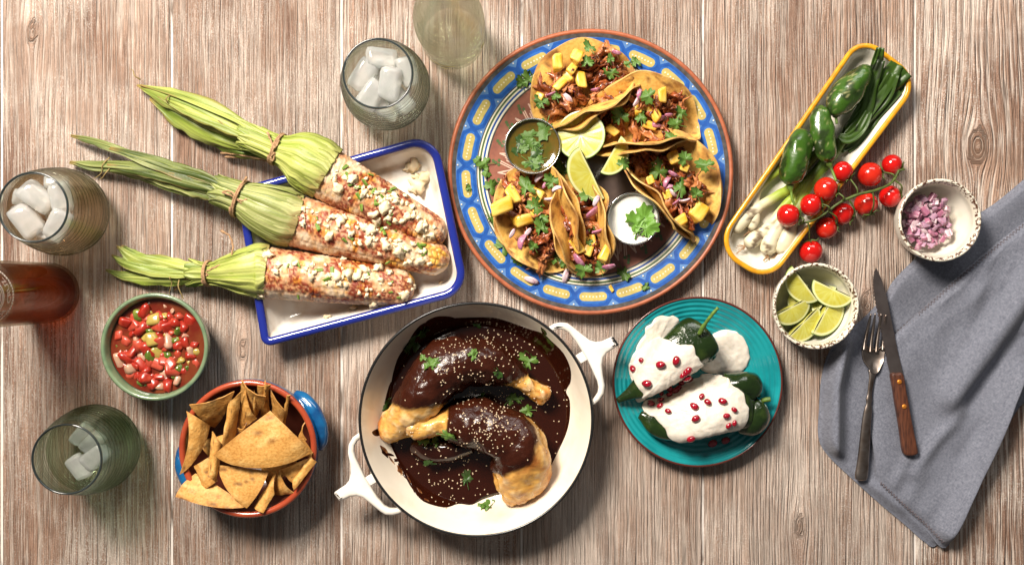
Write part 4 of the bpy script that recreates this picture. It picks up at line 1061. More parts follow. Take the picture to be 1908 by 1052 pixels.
V, F = pepper(pz([(1370, 782, .028), (1395, 775, .031), (1415, 764, .029), (1424, 756, .026)]), [.016, .021, .019, .006], .9, 2, 12, None, '', None, n=28); lb2 = mk('shoulder_lobe', V, F, M['poblano'], pep2)
V, F = tube(smooth_prof(pz([(1418, 746, .032), (1428, 744, .033), (1436, 743, .034)]), 4), .0026, 8); mk('stem', V, F, M['pepper_stem'], pep2)

def drape(name, outline_px, objs, thick, mat, label, cat, z_est, step=.0016, smoothn=9, seed=1, base=None, parent=None):
    """poured layer: follows whatever lies below it inside an outline"""
    o = closed_spline(outline_px, 9); o = o + 3.2 * np.stack([vn(np.column_stack([o * .09, np.full(len(o), seed)]), 3) - .5, vn(np.column_stack([o * .09, np.full(len(o), seed + 9.)]), 4) - .5], 1) * 2; pts = np.array([P(x, y, z_est)[:2] for x, y in o])
    V2, fr, F = disc_mesh(pts, 44); h0_ = np.array([down(x, y, objs, 0) for x, y in V2]); hgt = h0_.copy()
    if len(objs) > 1:
        for k in range(8): hgt = np.maximum(hgt, np.array([down(x + .003 * math.cos(k * PI / 4), y + .003 * math.sin(k * PI / 4), objs, 0) for x, y in V2]))
    n = len(pts); g = hgt[1:].reshape(-1, n)
    for _ in range(smoothn):
        g2 = (g + np.roll(g, 1, 1) + np.roll(g, -1, 1)) / 3; g2[1:-1] = (g2[1:-1] * 2 + g2[:-2] + g2[2:]) / 4; g = np.maximum(g2, g)  if _ < 1 else g2
    low = g.copy(); hg = np.concatenate([[g[0].mean()], g.ravel()]); 
    edge = np.sqrt(np.clip(1 - fr ** 4, 0, 1))
    hm = np.maximum(h0_ + .0008, hg) if len(objs) > 1 else hg
    z = np.where(fr > .985, h0_ - .0012, hm + thick * edge + .0026 * (fbm(np.column_stack([V2 * 85, np.zeros(len(V2))]), seed, 3) - .45) * edge)
    ob = mk(name, np.column_stack([V2, z]), F, mat, parent, label=label, cat=cat); return ob
D = lambda l: px2(l, 1120, 530, 2.922)
pool = [tq_top]
cr0 = drape('walnut_cream', D([(165, 540), (160, 430), (200, 330), (250, 230), (300, 180), (370, 165), (425, 190), (395, 240), (340, 320), (330, 420), (300, 560), (250, 620), (200, 640)]), pool, .0042, M['walnut_cream'], 'walnut cream pool spilling down beside the stemmed pepper', 'cream sauce', .012, seed=2)
cr1 = drape('walnut_cream', D([(600, 280), (680, 250), (750, 262), (795, 315), (808, 385), (795, 440), (745, 480), (660, 492), (580, 490), (540, 460), (570, 400)]), pool, .0062, M['walnut_cream'], 'round walnut cream dollop resting on bare turquoise plate', 'cream sauce', .010, seed=3)
cr2 = drape('walnut_cream', D([(180, 520), (175, 430), (240, 345), (330, 300), (380, 305), (420, 320), (460, 318), (500, 345), (520, 400), (555, 440), (530, 490), (470, 540), (380, 590), (320, 625), (250, 645), (225, 590)]), [tq_top, pb1, pb2], .0042, M['walnut_cream'], 'walnut cream poured over the stemmed pepper', 'cream sauce', .045, seed=5)
cr3 = drape('walnut_cream', D([(245, 690), (270, 650), (380, 620), (500, 545), (580, 510), (680, 500), (720, 540), (765, 575), (785, 640), (798, 700), (780, 770), (730, 815), (650, 840), (560, 865), (450, 862), (380, 850), (340, 780), (290, 730)]), [tq_top, pb2, lb1, lb2], .0042, M['walnut_cream'], 'walnut cream poured over the lower pepper', 'cream sauce', .043, seed=7)
seedm = []
for k in range(4):
    V, F = blob((0, 0, 0), (.0036, .0050, .0032), .12, 1, 400 + k); V[:, 0] *= (1 - 30 * V[:, 1]); seedm.append(proto('pomegranate_seed', V, F, M['pomegranate']))
for x, y in D([(227, 415), (328, 435), (410, 415), (180, 460), (252, 537), (333, 602), (370, 572), (376, 606), (412, 582), (442, 545), (440, 490), (470, 466), (482, 515), (462, 500), (327, 665), (368, 690), (327, 635), (508, 665), (548, 612), (580, 642), (515, 728), (662, 637), (722, 680), (680, 713), (692, 765), (722, 750), (488, 833), (605, 862), (680, 852), (272, 648), (430, 568), (455, 478)]):
    p, n_ = hit(x, y, [cr0, cr2, cr3, tq_top, pb1, pb2]); inst('pomegranate_seed', rnd.choice(seedm), p + n_ * .0022, align(n_, rnd.uniform(0, 6)), rnd.uniform(.75, 1.2), label='glossy red pomegranate seed on the walnut cream', cat='pomegranate seed', group='pomegranate seeds on the stuffed poblanos')

# ------------------------------------------------------------------ blue-rimmed enamel tray with street corn
def rpoly(corners, radii, inset=0.0, n=9):
    """rounded polygon (counter-clockwise metres); constant point count"""
    c = np.asarray(corners, float); m = len(c); off = []
    for i in range(m):
        a, b, d = c[i - 1], c[i], c[(i + 1) % m]
        e1 = (b - a) / np.linalg.norm(b - a); e2 = (d - b) / np.linalg.norm(d - b)
        n1 = np.array([-e1[1], e1[0]]); n2 = np.array([-e2[1], e2[0]])
        k = (n1 + n2) / (1 + n1 @ n2); off.append(b + k * inset)
    off = np.array(off); out = []
    for i in range(m):
        a, b, d = off[i - 1], off[i], off[(i + 1) % m]
        e1 = (a - b) / np.linalg.norm(a - b); e2 = (d - b) / np.linalg.norm(d - b)
        r = max(radii[i] - inset, .004); half = math.acos(np.clip(e1 @ e2, -1, 1)) / 2; t = r / math.tan(half)
        p1 = b + e1 * t; p2 = b + e2 * t; ctr = b + (e1 + e2) / np.linalg.norm(e1 + e2) * r / math.sin(half)
        a1 = math.atan2(*(p1 - ctr)[::-1]); a2 = math.atan2(*(p2 - ctr)[::-1]); da = (a2 - a1 + PI) % (2 * PI) - PI
        for k in range(n): out.append(ctr + r * np.array([math.cos(a1 + da * k / (n - 1)), math.sin(a1 + da * k / (n - 1))]))
    return np.array(out)

def dish(name, corners, radii, hh, sections, label, cat, rim_r, mats, in_name='inside'):
    """sections: [(inset, z)] from the lip inwards to the floor"""
    cor = [tuple(P(x, y, hh)[:2]) for x, y in corners]
    ctr = np.mean(cor, 0); t = thing(name, label, cat, (ctr[0], ctr[1], 0))
    loops = [rpoly(cor, radii, i) for i, z in sections]; n = len(loops[0])
    V = np.concatenate([np.column_stack([l, np.full(n, z)]) for l, (i, z) in zip(loops, sections)]); F = [f for f in grid_faces(len(loops), n, True)]
    k = (len(loops) - 1) * n; V = np.vstack([V, [[*loops[-1].mean(0), sections[-1][1]]]]); F += [(k + j, k + (j + 1) % n, len(V) - 1) for j in range(n)]
    ins = mk(in_name, V, F, mats[0], t)
    lo = [(i - .0016, z - .0012) for i, z in sections]; lo[-1] = (lo[-1][0], .0003)
    loops = [rpoly(cor, radii, i) for i, z in lo]
    V = np.concatenate([np.column_stack([l, np.full(n, max(z, .0003))]) for l, (i, z) in zip(loops, lo)]); F = [f[::-1] for f in grid_faces(len(loops), n, True)]; F.append(tuple(k + j for j in range(n))[::-1])
    mk('outside', V, F, mats[2], t)
    lp = rpoly(cor, radii, .001); path = np.column_stack([lp, np.full(n, hh)])
    # rolled lip swept round the outline
    an = np.linspace(0, 2 * PI, 12, endpoint=False); d = np.roll(lp, -1, 0) - np.roll(lp, 1, 0); d /= np.linalg.norm(d, axis=1)[:, None]; nr = np.stack([d[:, 1], -d[:, 0]], 1)
    V = np.concatenate([np.column_stack([lp[j] + nr[j] * (rim_r[0] * math.cos(a)), hh + rim_r[1] * math.sin(a)]) if False else np.array([[*(lp[j] + nr[j] * (rim_r[0] * math.cos(a))), hh + rim_r[1] * math.sin(a)] for a in an]) for j in range(n)])
    F = []
    for j in range(n):
        for k in range(12): F.append((j * 12 + k, ((j + 1) % n) * 12 + k, ((j + 1) % n) * 12 + (k + 1) % 12, j * 12 + (k + 1) % 12))
    mk('lip', V, F, mats[1], t)
    return t, ins

tray, tray_in = dish('enamel_tray', [(494, 640), (868, 541), (808, 254), (446, 356)], [.007, .026, .026, .022], .034,
    [(.0, .0345), (.003, .0335), (.0075, .026), (.014, .010), (.018, .0045), (.024, .0032), (.05, .0030)], 'white enamel tray with dark blue rim holding three dressed corn cobs', 'tray', (.0046, .0034), (M['tray_inside'], M['blue_enamel'], M['white_enamel']))

def cob(A_, B_c, r0, r1, seed, parent, name='cob'):
    """dressed ear from base A to tip B"""
    A_, B_c = np.array(A_), np.array(B_c); L_ = np.linalg.norm(B_c - A_); nu, na = 170, 108
    u = np.linspace(0, 1, nu); path = A_ + (B_c - A_) * u[:, None]; path[:, 2] += .003 * np.sin(u * PI)
    prof = (r0 + (r1 - r0) * u ** 1.3) * np.where(u < .06, .86 + .14 * sm(0, .06, u), 1) * np.sqrt(np.clip(1 - ((u - .9) / .1).clip(0) ** 2 * .93, 0, 1))
    ang = np.linspace(0, 2 * PI, na, endpoint=False); U, AA = np.meshgrid(u, ang, indexing='ij'); rows = 16
    q = np.stack([U * L_ * 60, np.cos(AA) * 1.6, np.sin(AA) * 1.6], -1)
    jig = (vn(np.stack([U * 9, AA * 2.5, np.full_like(U, seed)], -1), seed) - .5)
    kr = np.abs(np.sin(AA * rows / 2 + jig * .7)); kl = np.abs(np.sin(U * L_ / .0062 * PI + np.floor((AA * rows / 2 + jig * .7) / PI) * 1.3 + jig * 2))
    kern = np.minimum(sm(0, .65, kr), sm(0, .65, kl)); cover = fbm(q + seed * 3.1, seed, 3); topside = sm(-.55, .55, np.sin(AA))
    mayo = sm(.37, .52, cover + .05 * topside)
    lump = fbm(q * 3.1 + seed, seed + 3, 3); fine = fbm(q * 8 + seed, seed + 13, 2)
    R = prof[:, None] + .0016 * kern * (1 - .62 * mayo) + mayo * .0016 * lump + .0012 * (fine - .5)
    T, Aa, Bb = frames(path)
    V = path[:, None, :] + (R * np.cos(AA))[..., None] * Aa[:, None] + (R * np.sin(AA))[..., None] * Bb[:, None]
    kc = mixc((.30, .13, .02), (.70, .36, .055), kern); kc = mixc(kc, (.80, .52, .12), sm(.5, .8, lump) * kern)
    mc = mixc((.56, .37, .22), (.72, .61, .47), lump); col = mixc(kc, mc, mayo * (.55 + .35 * sm(.2, .6, lump)))
    n3 = fbm(q * 1.25 + 40 + seed, seed + 23, 3); band_ = np.exp(-((U - .52) / .36) ** 2) * topside
    chili = sm(.47, .62, n3 + .17 * band_ - .06) * sm(.30, .62, fine + .08 * band_)
    col = mixc(col, (.20, .018, .004), chili * .95); col = mixc(col, (.52, .17, .03), sm(.42, .56, n3 + .1 * band_) * .62 * (1 - chili))
    spk = vn(q * 17 + 5, seed + 31); col = mixc(col, (.10, .03, .012), sm(.84, .9, spk) * .8); col = mixc(col, (.16, .22, .04), sm(.90, .95, vn(q * 13 + 15, seed + 37)) * .8)
    F = grid_faces(nu, na, True) + [tuple(range(na))[::-1], tuple((nu - 1) * na + k for k in range(na))]
    return mk(name, V.reshape(-1, 3), F, M['corn'], parent, cols=col.reshape(-1, 3))

def husk_leaf(axis, us, radf, phi, dphi, col_seed, start, end, parent, flat, tail_shift=(0, 0, 0), rad_off=0., widths=None):
    """leaf strip wrapped on a tube of radius radf(u) round an axis; u in 0..1 = cob base .. tail tip"""
    nv = 25; nu = 60; u = np.linspace(start, end, nu); ax = np.stack([np.interp(u, us, axis[:, k]) for k in range(3)], 1)
    T, Aa, Bb = frames(ax); v = np.linspace(-1, 1, nv)
    w = dphi * np.interp((u - start) / (end - start), [0, .12, .35, .75, .93, 1], widths or [.72, 1, .95, .95, .72, .18])
    tt = sm(.35, 1.0, u)
    ang = phi + (.25 * math.sin(col_seed) * u)[:, None] + w[:, None] * v[None, :]
    w = w * (1 + .22 * (vn(np.stack([u * 14, np.full(nu, col_seed), np.zeros(nu)], -1), int(col_seed * 3)) - .5))
    ang = phi + (.25 * math.sin(col_seed) * u)[:, None] + w[:, None] * v[None, :]
    rv = radf(u)[:, None] + rad_off + .0005 * np.sin(v[None, :] * 30 + col_seed) + .0009 * np.sin(v[None, :] * 8 + col_seed) + (.003 * sm(.5, 1, u) * math.sin(col_seed * 9))[:, None] * v[None, :] ** 2 + .0030 * (vn(np.stack([np.repeat(u[:, None] * 9, nv, 1), np.repeat(v[None, :] * 1.5, nu, 0), np.full((nu, nv), col_seed)], -1), int(col_seed * 10)) - .5)
    fl = np.interp(u, [0, .3, 1], [1, .9, flat])[:, None]
    V = ax[:, None, :] + (rv * np.cos(ang))[..., None] * Aa[:, None] + (rv * np.sin(ang) * fl)[..., None] * Bb[:, None] + (tt ** 1.5)[:, None, None] * np.array(tail_shift)
    Vv = V.reshape(-1, 3); Vv[:, 2] = np.maximum(Vv[:, 2], .0012)
    UU = np.repeat(u[:, None], nv, 1); VV = np.repeat(v[None, :], nu, 0)
    st = vn(np.stack([UU * 2.2, VV * 13 + col_seed * 5, np.full_like(UU, col_seed)], -1), int(col_seed * 7) + 1); big = vn(np.stack([UU * 4, VV * 1.2, np.full_like(UU, col_seed)], -1), int(col_seed * 11) + 3)
    return Vv, grid_faces(nu, nv), st.ravel(), big.ravel(), UU.ravel(), VV.ravel()

def ear(label, tip, base, r0, r1, axis_px, radii, leaves, tie_u, seed, tone, twine_ends, flat=.55, tails=()):
    B0 = P(*base); t = thing('street_corn', label, 'corn', np.array([*P(base[0], base[1], 0)[:2], .004]), 'dressed corn cobs in the blue rimmed tray')
    cb = cob(B0, P(*tip), r0, r1, seed, t)
    ax = smooth_prof([P(*q) for q in axis_px], 8); us = np.linspace(0, 1, len(ax)); rk = np.linspace(0, 1, len(radii)); radf = lambda u: np.interp(u, np.linspace(0, 1, 60), np.convolve(np.pad(np.interp(np.linspace(0, 1, 60), rk, radii), 3, 'edge'), np.ones(7) / 7, 'valid'))
    hs = []
    for k, (phi, dphi, st_, en, ts, ro) in enumerate(leaves):
        V, F, stn, big, UU, VV = husk_leaf(ax, us, radf, math.radians(phi), math.radians(dphi), seed + k * 1.37, st_, en, t, flat, ts, ro)
        lo, hi, dk = tone
        c = mixc(lo, hi, sm(.25, .75, stn)); c = mixc(c, dk, sm(.25, .7, big) * sm(.25, .7, UU) * .85); c = mixc(c, (.50, .44, .20), sm(.18, .0, UU) * .35); c = mixc(c, (.24, .13, .04), sm(.90, 1.0, UU) * .6 * sm(.4, .6, big) + sm(.7, .8, big) * sm(.16, .04, UU) * .6)
        c = c * (1 - .30 * sm(.45, .95, np.abs(np.sin(VV * 17 + k + .4 * stn))))[:, None]
        W, G = thicken(V, F, .0005); hs.append(mk('husk_leaf', W, G, M['husk'], t, cols=np.concatenate([c, c * .92])))
    for k, (lp, wid, roll, dark) in enumerate(tails):     # long loose leaves beyond the tie
        q = smooth_prof([P(*w_) for w_ in lp], 10); nu = len(q); nv = 27; T, Aa, Bb = frames(q); uu = np.linspace(0, 1, nu); v = np.linspace(-1, 1, nv); sd = seed * 10 + k
        ww = smooth_prof([(w_ * S * .62, 0) for w_ in wid], 10)[:, 0] if len(wid) == len(lp) else np.interp(uu, np.linspace(0, 1, len(wid)), wid) * S * .62
        rag = 1 + .35 * (vn(np.stack([uu * 16, np.full(nu, sd), np.zeros(nu)], -1), sd) - .5)[:, None] * np.abs(v)[None, :] ** 4 * np.where(v > 0, 1, .6)[None, :]
        X = ww[:, None] * rag * v[None, :]; UU = np.repeat(uu[:, None], nv, 1); VV = np.repeat(v[None, :], nu, 0)
        pl = fbm(np.stack([UU * 2.5, VV * 2.2, np.full_like(UU, sd)], -1), sd, 2) - .5
        Y = ww[:, None] * (-.55 * v ** 2 + .25)[None, :] + .0075 * pl * sm(0, .25, uu)[:, None] + .00035 * np.sin(VV * 34) 
        ro = roll + .7 * np.sin(uu * 2.6 + sd); cr, sr = np.cos(ro)[:, None], np.sin(ro)[:, None]
        V = q[:, None, :] + (X * cr - Y * sr)[..., None] * Aa[:, None] + (X * sr * .55 + Y * cr)[..., None] * Bb[:, None]; V = V.reshape(-1, 3); V[:, 2] = np.maximum(V[:, 2], .0015)
        F = grid_faces(nu, nv); lo, hi, dk = tone
        stn = vn(np.stack([UU * 1.5, VV * 15, np.full_like(UU, sd)], -1), sd + 1); st2 = vn(np.stack([UU * 3, VV * 34, np.full_like(UU, sd)], -1), sd + 2); big = fbm(np.stack([UU * 3.5, VV * 1.3, np.full_like(UU, sd)], -1), sd + 3, 2)
        c = mixc(lo, hi, sm(.2, .8, stn) * .7 + .1); c = mixc(c, dk, np.clip(sm(.3, .7, big) * .6 + dark * .8, 0, .95)); c = c * (.72 + .5 * st2)[..., None]
        c = mixc(c, (.30, .19, .06), sm(.90, 1.0, UU) * .8 + sm(.75, .95, np.abs(VV)) * sm(.5, .62, big) * .5); c = c.reshape(-1, 3)
        W, G = thicken(V, F, .0005); hs.append(mk('husk_leaf', W, G, M['husk'], t, cols=np.concatenate([c, c * .9])))
    rs_ = random.Random(seed * 3); n_s = 3
    for k in range(n_s):      # dry strands curling off the husk
        u0 = rs_.uniform(.5, .97); p0 = np.array([np.interp(u0, us, ax[:, j]) for j in range(3)]) + np.array([rs_.uniform(-.006, .006), rs_.uniform(-.012, .012), float(radf(np.array([u0]))[0]) * flat * .8]); d0 = np.array([rs_.uniform(-1, .2), rs_.uniform(-1, 1), .1]); d0 /= np.linalg.norm(d0); l0 = rs_.uniform(.012, .03)
        q = [p0, p0 + d0 * l0 * .4 + np.array([0, 0, .003]), p0 + d0 * l0 * .8 + np.array([rs_.uniform(-.005, .005), rs_.uniform(-.005, .005), -.002]), p0 + d0 * l0 + np.array([rs_.uniform(-.008, .008), rs_.uniform(-.008, .008), -.004])]
        V, F = tube(smooth_prof(q, 6), np.interp(np.linspace(0, 1, 19), [0, .5, 1], [.0008, .0006, .0002]), 6, .4); V[:, 2] = np.maximum(V[:, 2], .001); mk('dry_strand', V, F, M['dry_husk'], t)
    # twine round the neck
    c0 = np.array([np.interp(tie_u, us, ax[:, k]) for k in range(3)]); c1 = np.array([np.interp(tie_u + .03, us, ax[:, k]) for k in range(3)]); d = (c1 - c0) / np.linalg.norm(c1 - c0)
    s_ = np.cross((0, 0, 1.), d); s_ /= np.linalg.norm(s_); up = np.cross(d, s_); rt = float(radf(np.array([tie_u]))[0]) + .0036
    a = np.linspace(0, 2 * PI * 2.15, 60); pth = c0 + np.cos(a)[:, None] * s_ * rt + np.sin(a)[:, None] * up * rt * .92 + d * (np.linspace(-.0018, .0022, 60))[:, None]
    tw = thing_part = mk('twine', *tube(pth, .0011, 7), M['twine'], t)
    for e in twine_ends:
        pp = smooth_prof([P(*q) for q in e], 7); n_ = len(pp); wob = np.stack([np.sin(np.arange(n_) * 1.7 + seed), np.cos(np.arange(n_) * 1.3), np.sin(np.arange(n_) * 2.1)], 1) * .0003
        mk('twine_end', *tube(pp + wob, [.00105] * (n_ - 3) + [.0013, .0016, .0012], 7), M['twine'], t)
    return t, cb, hs

PALE = ((.25, .315, .040), (.50, .53, .155), (.090, .155, .013))
MID = ((.17, .210, .034), (.47, .48, .20), (.042, .070, .009))
def fan(n, seed, dphi=44, spread=.0, end=(.86, 1.0)):
    r = random.Random(seed); return [(k * 360 / n + r.uniform(-12, 12), dphi, r.uniform(0, .02), r.uniform(*end), (r.uniform(-1, 1) * spread, r.uniform(-1, 1) * spread, 0), .0007 * (k % 3)) for k in range(n)]
e1 = ear('dressed corn cob lying highest in the tray, broad pale green husk tail', (828, 446, .022), (598, 318, .040), .0275, .0165,
    [(612, 325, .040), (585, 309, .043), (555, 292, .046), (517, 278, .046), (450, 248, .038), (380, 215, .029), (310, 182, .019), (252, 158, .010)],
    [.0285, .0300, .0275, .0120, .0150, .0195, .0175, .006], fan(10, 1, 40, .0, (.50, .58)), .425, 1, PALE,
    [[(513, 285, .060), (508, 300, .058), (505, 292, .060), (512, 284, .061)], [(515, 300, .046), (480, 295, .034), (445, 288, .022), (412, 285, .012)], [(518, 296, .046), (500, 300, .03), (470, 295, .02), (420, 292, .011)], [(520, 262, .061), (512, 275, .063), (505, 262, .06), (498, 246, .057)]],
    tails=[([(520, 279, .046), (450, 244, .042), (380, 208, .034), (310, 180, .022), (256, 160, .010)], [11, 33, 40, 30, 4], .5, 0),
           ([(520, 284, .040), (455, 268, .032), (395, 246, .024), (335, 215, .016), (280, 184, .010)], [10, 34, 42, 34, 5], -.2, .25),
           ([(518, 273, .050), (470, 240, .047), (420, 216, .043), (340, 182, .031), (262, 158, .016)], [8, 18, 22, 18, 4], .9, .1),
           ([(516, 288, .034), (470, 284, .026), (420, 268, .018), (360, 236, .012), (300, 196, .008)], [8, 20, 24, 18, 4], -.6, .55),
           ([(518, 280, .052), (460, 252, .050), (400, 226, .043), (345, 204, .033), (295, 178, .022)], [7, 16, 20, 14, 3], .1, 0)])
e2 = ear('dressed corn cob in the middle, husk tail split into two dark pointed tips', (836, 488, .022), (538, 408, .034), .0275, .0165,
    [(552, 411, .034), (522, 402, .039), (488, 388, .044), (437, 366, .045), (370, 345, .034), (300, 328, .024), (215, 310, .014), (135, 300, .008)],
    [.0285, .0300, .0265, .0140, .0170, .0185, .0130, .004],
    fan(10, 2, 42, .0, (.48, .55)), .40, 2, MID,
    [[(443, 352, .062), (452, 340, .058), (460, 330, .055)], [(438, 368, .063), (425, 362, .064), (415, 358, .062), (428, 356, .064), (440, 366, .064)], [(440, 370, .063), (452, 374, .063), (468, 368, .062), (485, 362, .060)], [(440, 370, .063), (450, 378, .062), (470, 384, .06), (478, 388, .057)]],
    flat=.5, tails=[([(440, 362, .046), (370, 334, .042), (300, 305, .034), (240, 285, .026), (180, 266, .017), (132, 253, .010)], [11, 28, 28, 20, 14, 3], .6, .5),
           ([(440, 360, .049), (385, 332, .048), (330, 318, .040), (270, 298, .030), (205, 277, .022)], [8, 17, 22, 17, 4], .2, .75),
           ([(440, 367, .045), (370, 346, .040), (290, 326, .030), (220, 315, .020), (170, 310, .013), (131, 302, .008)], [11, 32, 34, 25, 15, 3], -.1, .35),
           ([(438, 374, .040), (380, 364, .032), (320, 348, .024), (260, 328, .016), (195, 314, .010)], [9, 27, 28, 18, 4], -.5, .15),
           ([(440, 366, .052), (390, 350, .049), (330, 334, .040), (270, 320, .030), (200, 308, .020)], [7, 16, 18, 13, 3], .0, .6),
           ([(438, 372, .046), (395, 362, .041), (350, 350, .034), (300, 336, .026), (240, 318, .018)], [7, 18, 20, 14, 3], -.3, .05)])
e3 = ear('dressed corn cob lying lowest in the tray, short bright green husk tail', (772, 538, .024), (487, 506, .034), .0270, .0185,
    [(498, 507, .034), (478, 505, .036), (455, 506, .038), (420, 508, .034), (388, 509, .027), (340, 506, .020), (285, 496, .014), (212, 488, .006)],
    [.0282, .0285, .0230, .0150, .0085, .0150, .0180, .012],
    fan(9, 3, 46, .0, (.62, .70)), .57, 3, PALE,
    [[(385, 505, .038), (400, 498, .042), (425, 485, .045), (434, 462, .044), (428, 440, .040), (412, 430, .036)], [(385, 512, .036), (360, 518, .028), (330, 522, .016), (308, 528, .006)], [(386, 512, .037), (375, 524, .028), (350, 526, .016), (325, 540, .006)], [(384, 508, .037), (395, 514, .036), (405, 505, .037), (390, 503, .038)]],
    flat=.4, tails=[([(390, 506, .030), (340, 500, .026), (290, 489, .020), (245, 478, .016), (218, 460, .014)], [8, 22, 27, 18, 3], .4, 0),
           ([(390, 511, .026), (340, 515, .020), (280, 515, .014), (230, 512, .008), (198, 503, .006)], [8, 22, 24, 15, 3], -.3, .1),
           ([(390, 509, .031), (330, 506, .027), (270, 498, .021), (228, 486, .016), (208, 476, .014)], [6, 16, 20, 13, 3], .1, 0),
           ([(390, 507, .028), (330, 499, .021), (280, 486, .015), (245, 470, .012), (226, 458, .012)], [6, 16, 20, 13, 3], .7, .4)])
crumbm = [proto('cheese_crumb', *blob((0, 0, 0), (.0050, .0038, .0028), 1.15, 3.1, 500 + k, ICO2), M['cheese']) for k in range(6)]
herbm = [proto('herb_bit', *dice((.0068, .0030, .0014), .35, .3, 520 + k), M['herb_bit']) for k in range(4)]
E = lambda l: px2(l, 440, 240, 2.504)
spot_sets = [(e1, (450, 210), (930, 450), 62), (e2, (300, 400), (960, 610), 62), (e3, (170, 660), (850, 720), 50)]
named = {1: [(435, 500), (485, 435), (535, 490), (630, 475), (700, 545), (760, 572), (855, 615), (655, 655), (590, 460), (620, 520), (500, 600)], 0: [(475, 280), (600, 300), (640, 395), (710, 415), (690, 370), (800, 410), (540, 235), (660, 430), (860, 460)], 2: [(350, 692), (567, 685), (520, 680), (640, 815), (660, 650), (115, 770), (150, 590), (780, 775), (600, 660), (470, 690)]}
for i, ((t, cbm, hs), a, b, n) in enumerate(spot_sets):
    r = random.Random(70 + i); pts = [(q, r.uniform(.9, 1.45)) for q in named[i]]
    for k in range(n):
        f = min(1, max(0.02, r.gauss(.55, .26))); pts.append(((a[0] + (b[0] - a[0]) * f, a[1] + (b[1] - a[1]) * f + r.gauss(0, 40)), r.uniform(.3, .85)))
    for (x, y), s in pts:
        X, Y = E([(x, y)])[0]; p, n_ = hit(X, Y, [cbm])
        if p[2] < .008: continue
        inst('cheese_crumb', r.choice(crumbm), p + n_ * .0012 * s, align(n_, r.uniform(0, 6)), s, t)
    for k in range(16):
        f = r.uniform(.1, .9); X, Y = E([(a[0] + (b[0] - a[0]) * f, a[1] + (b[1] - a[1]) * f + r.gauss(0, 45))])[0]; p, n_ = hit(X, Y, [cbm])
        if p[2] < .008: continue
        inst('herb_bit', r.choice(herbm), p + n_ * .0010, align(n_, r.uniform(0, 6)), r.uniform(.5, 1.2), t)
for x, y, s in E([(830, 165, 1.7), (850, 270, 2.0), (880, 225, 1.6), (800, 190, .9), (845, 225, 1.1), (830, 285, 1.2), (640, 815, 1.2), (550, 840, .9), (425, 880, .9), (620, 820, .9), (780, 775, 1.1), (740, 790, .9), (890, 660, .6), (955, 720, .5)]):
    p, n_ = hit(x, y, [tray_in]); inst('cheese_crumb', rnd.choice(crumbm), p + n_ * .002 * s, align(n_, rnd.uniform(0, 6)), s, label='cheese crumb fallen on the bare tray floor', cat='cheese crumb', group='cheese crumbs on the tray floor')

# ------------------------------------------------------------------ white cast-iron pan with mole chicken
hp = .058; kp = S * (H - hp) / H; pc2 = P(887, 781.5, hp); pc2[2] = 0; RP = 218.5 * kp
pan = thing('cast_iron_pan', 'round white enamelled pan with black rim line holding chicken in mole', 'pan', pc2)
V, F = lathe([(RP - .0022, hp - .0004), (RP - .0042, hp - .004), (RP - .010, hp - .018), (RP - .017, hp - .034), (RP - .026, .0115), (RP - .036, .0066), (.05, .006), (0, .006)], pc2, 128); pan_in = mk('inside', V, F, M['pan_inside'], pan)
V, F = lathe([(RP - .0024, hp - .0006), (RP - .0014, hp + .0005), (RP - .0001, hp + .0003), (RP + .0006, hp - .0010), (RP + .0002, hp - .0022)], pc2, 160); mk('black_rim', V, F, M['black_iron'], pan)
V, F = lathe([(RP + .0003, hp - .0020), (RP - .003, hp - .018), (RP - .010, .022), (RP - .022, .004), (RP - .030, .0004), (0, .0004)], pc2, 128); mk('outside', V, F, M['white_enamel'], pan)
outer = [(120, 150), (170, 118), (230, 106), (300, 112), (350, 145), (440, 218), (520, 280), (580, 298), (640, 290), (700, 262), (738, 246), (752, 250), (800, 318), (796, 335), (740, 372), (690, 405), (655, 450), (640, 520), (648, 620), (668, 720), (660, 800), (620, 870), (545, 925)]
inner = [(530, 868), (570, 835), (598, 790), (605, 740), (592, 680), (550, 590), (500, 480), (450, 400), (380, 290), (310, 205), (260, 178), (205, 174), (150, 195)]
hpx = [(1000 + x / 5.26, 580 + y / 5.26) for x, y in outer + inner]; hw = np.array([P(x, y, .050)[:2] for x, y in hpx])
stub = np.array([P(1000 + x / 5.26, 580 + y / 5.26, .046)[:2] for x, y in [(380, 430), (455, 385), (505, 465), (430, 510)]])
for s in (1, -1):
    tr = lambda q: pc2[:2] + s * (q - pc2[:2])
    V, F = poly_slab(tr(hw), .0425, .0535, .0035); hd = mk('handle', V, F, M['white_enamel'], pan)
    if s > 0:
        tip = np.array([P(1000 + x / 5.26, 580 + y / 5.26, .050)[:2] for x, y in [(722, 262), (742, 248), (754, 252), (801, 318), (797, 333), (784, 338)]]); V, F = poly_slab(tip, .0440, .0539, .002); mk('worn_tip', V, F, M['black_iron'], hd)
    V, F = poly_slab(tr(stub), .0415, .0485, .001); mk('handle_stub', V, F, M['white_enamel'], hd)

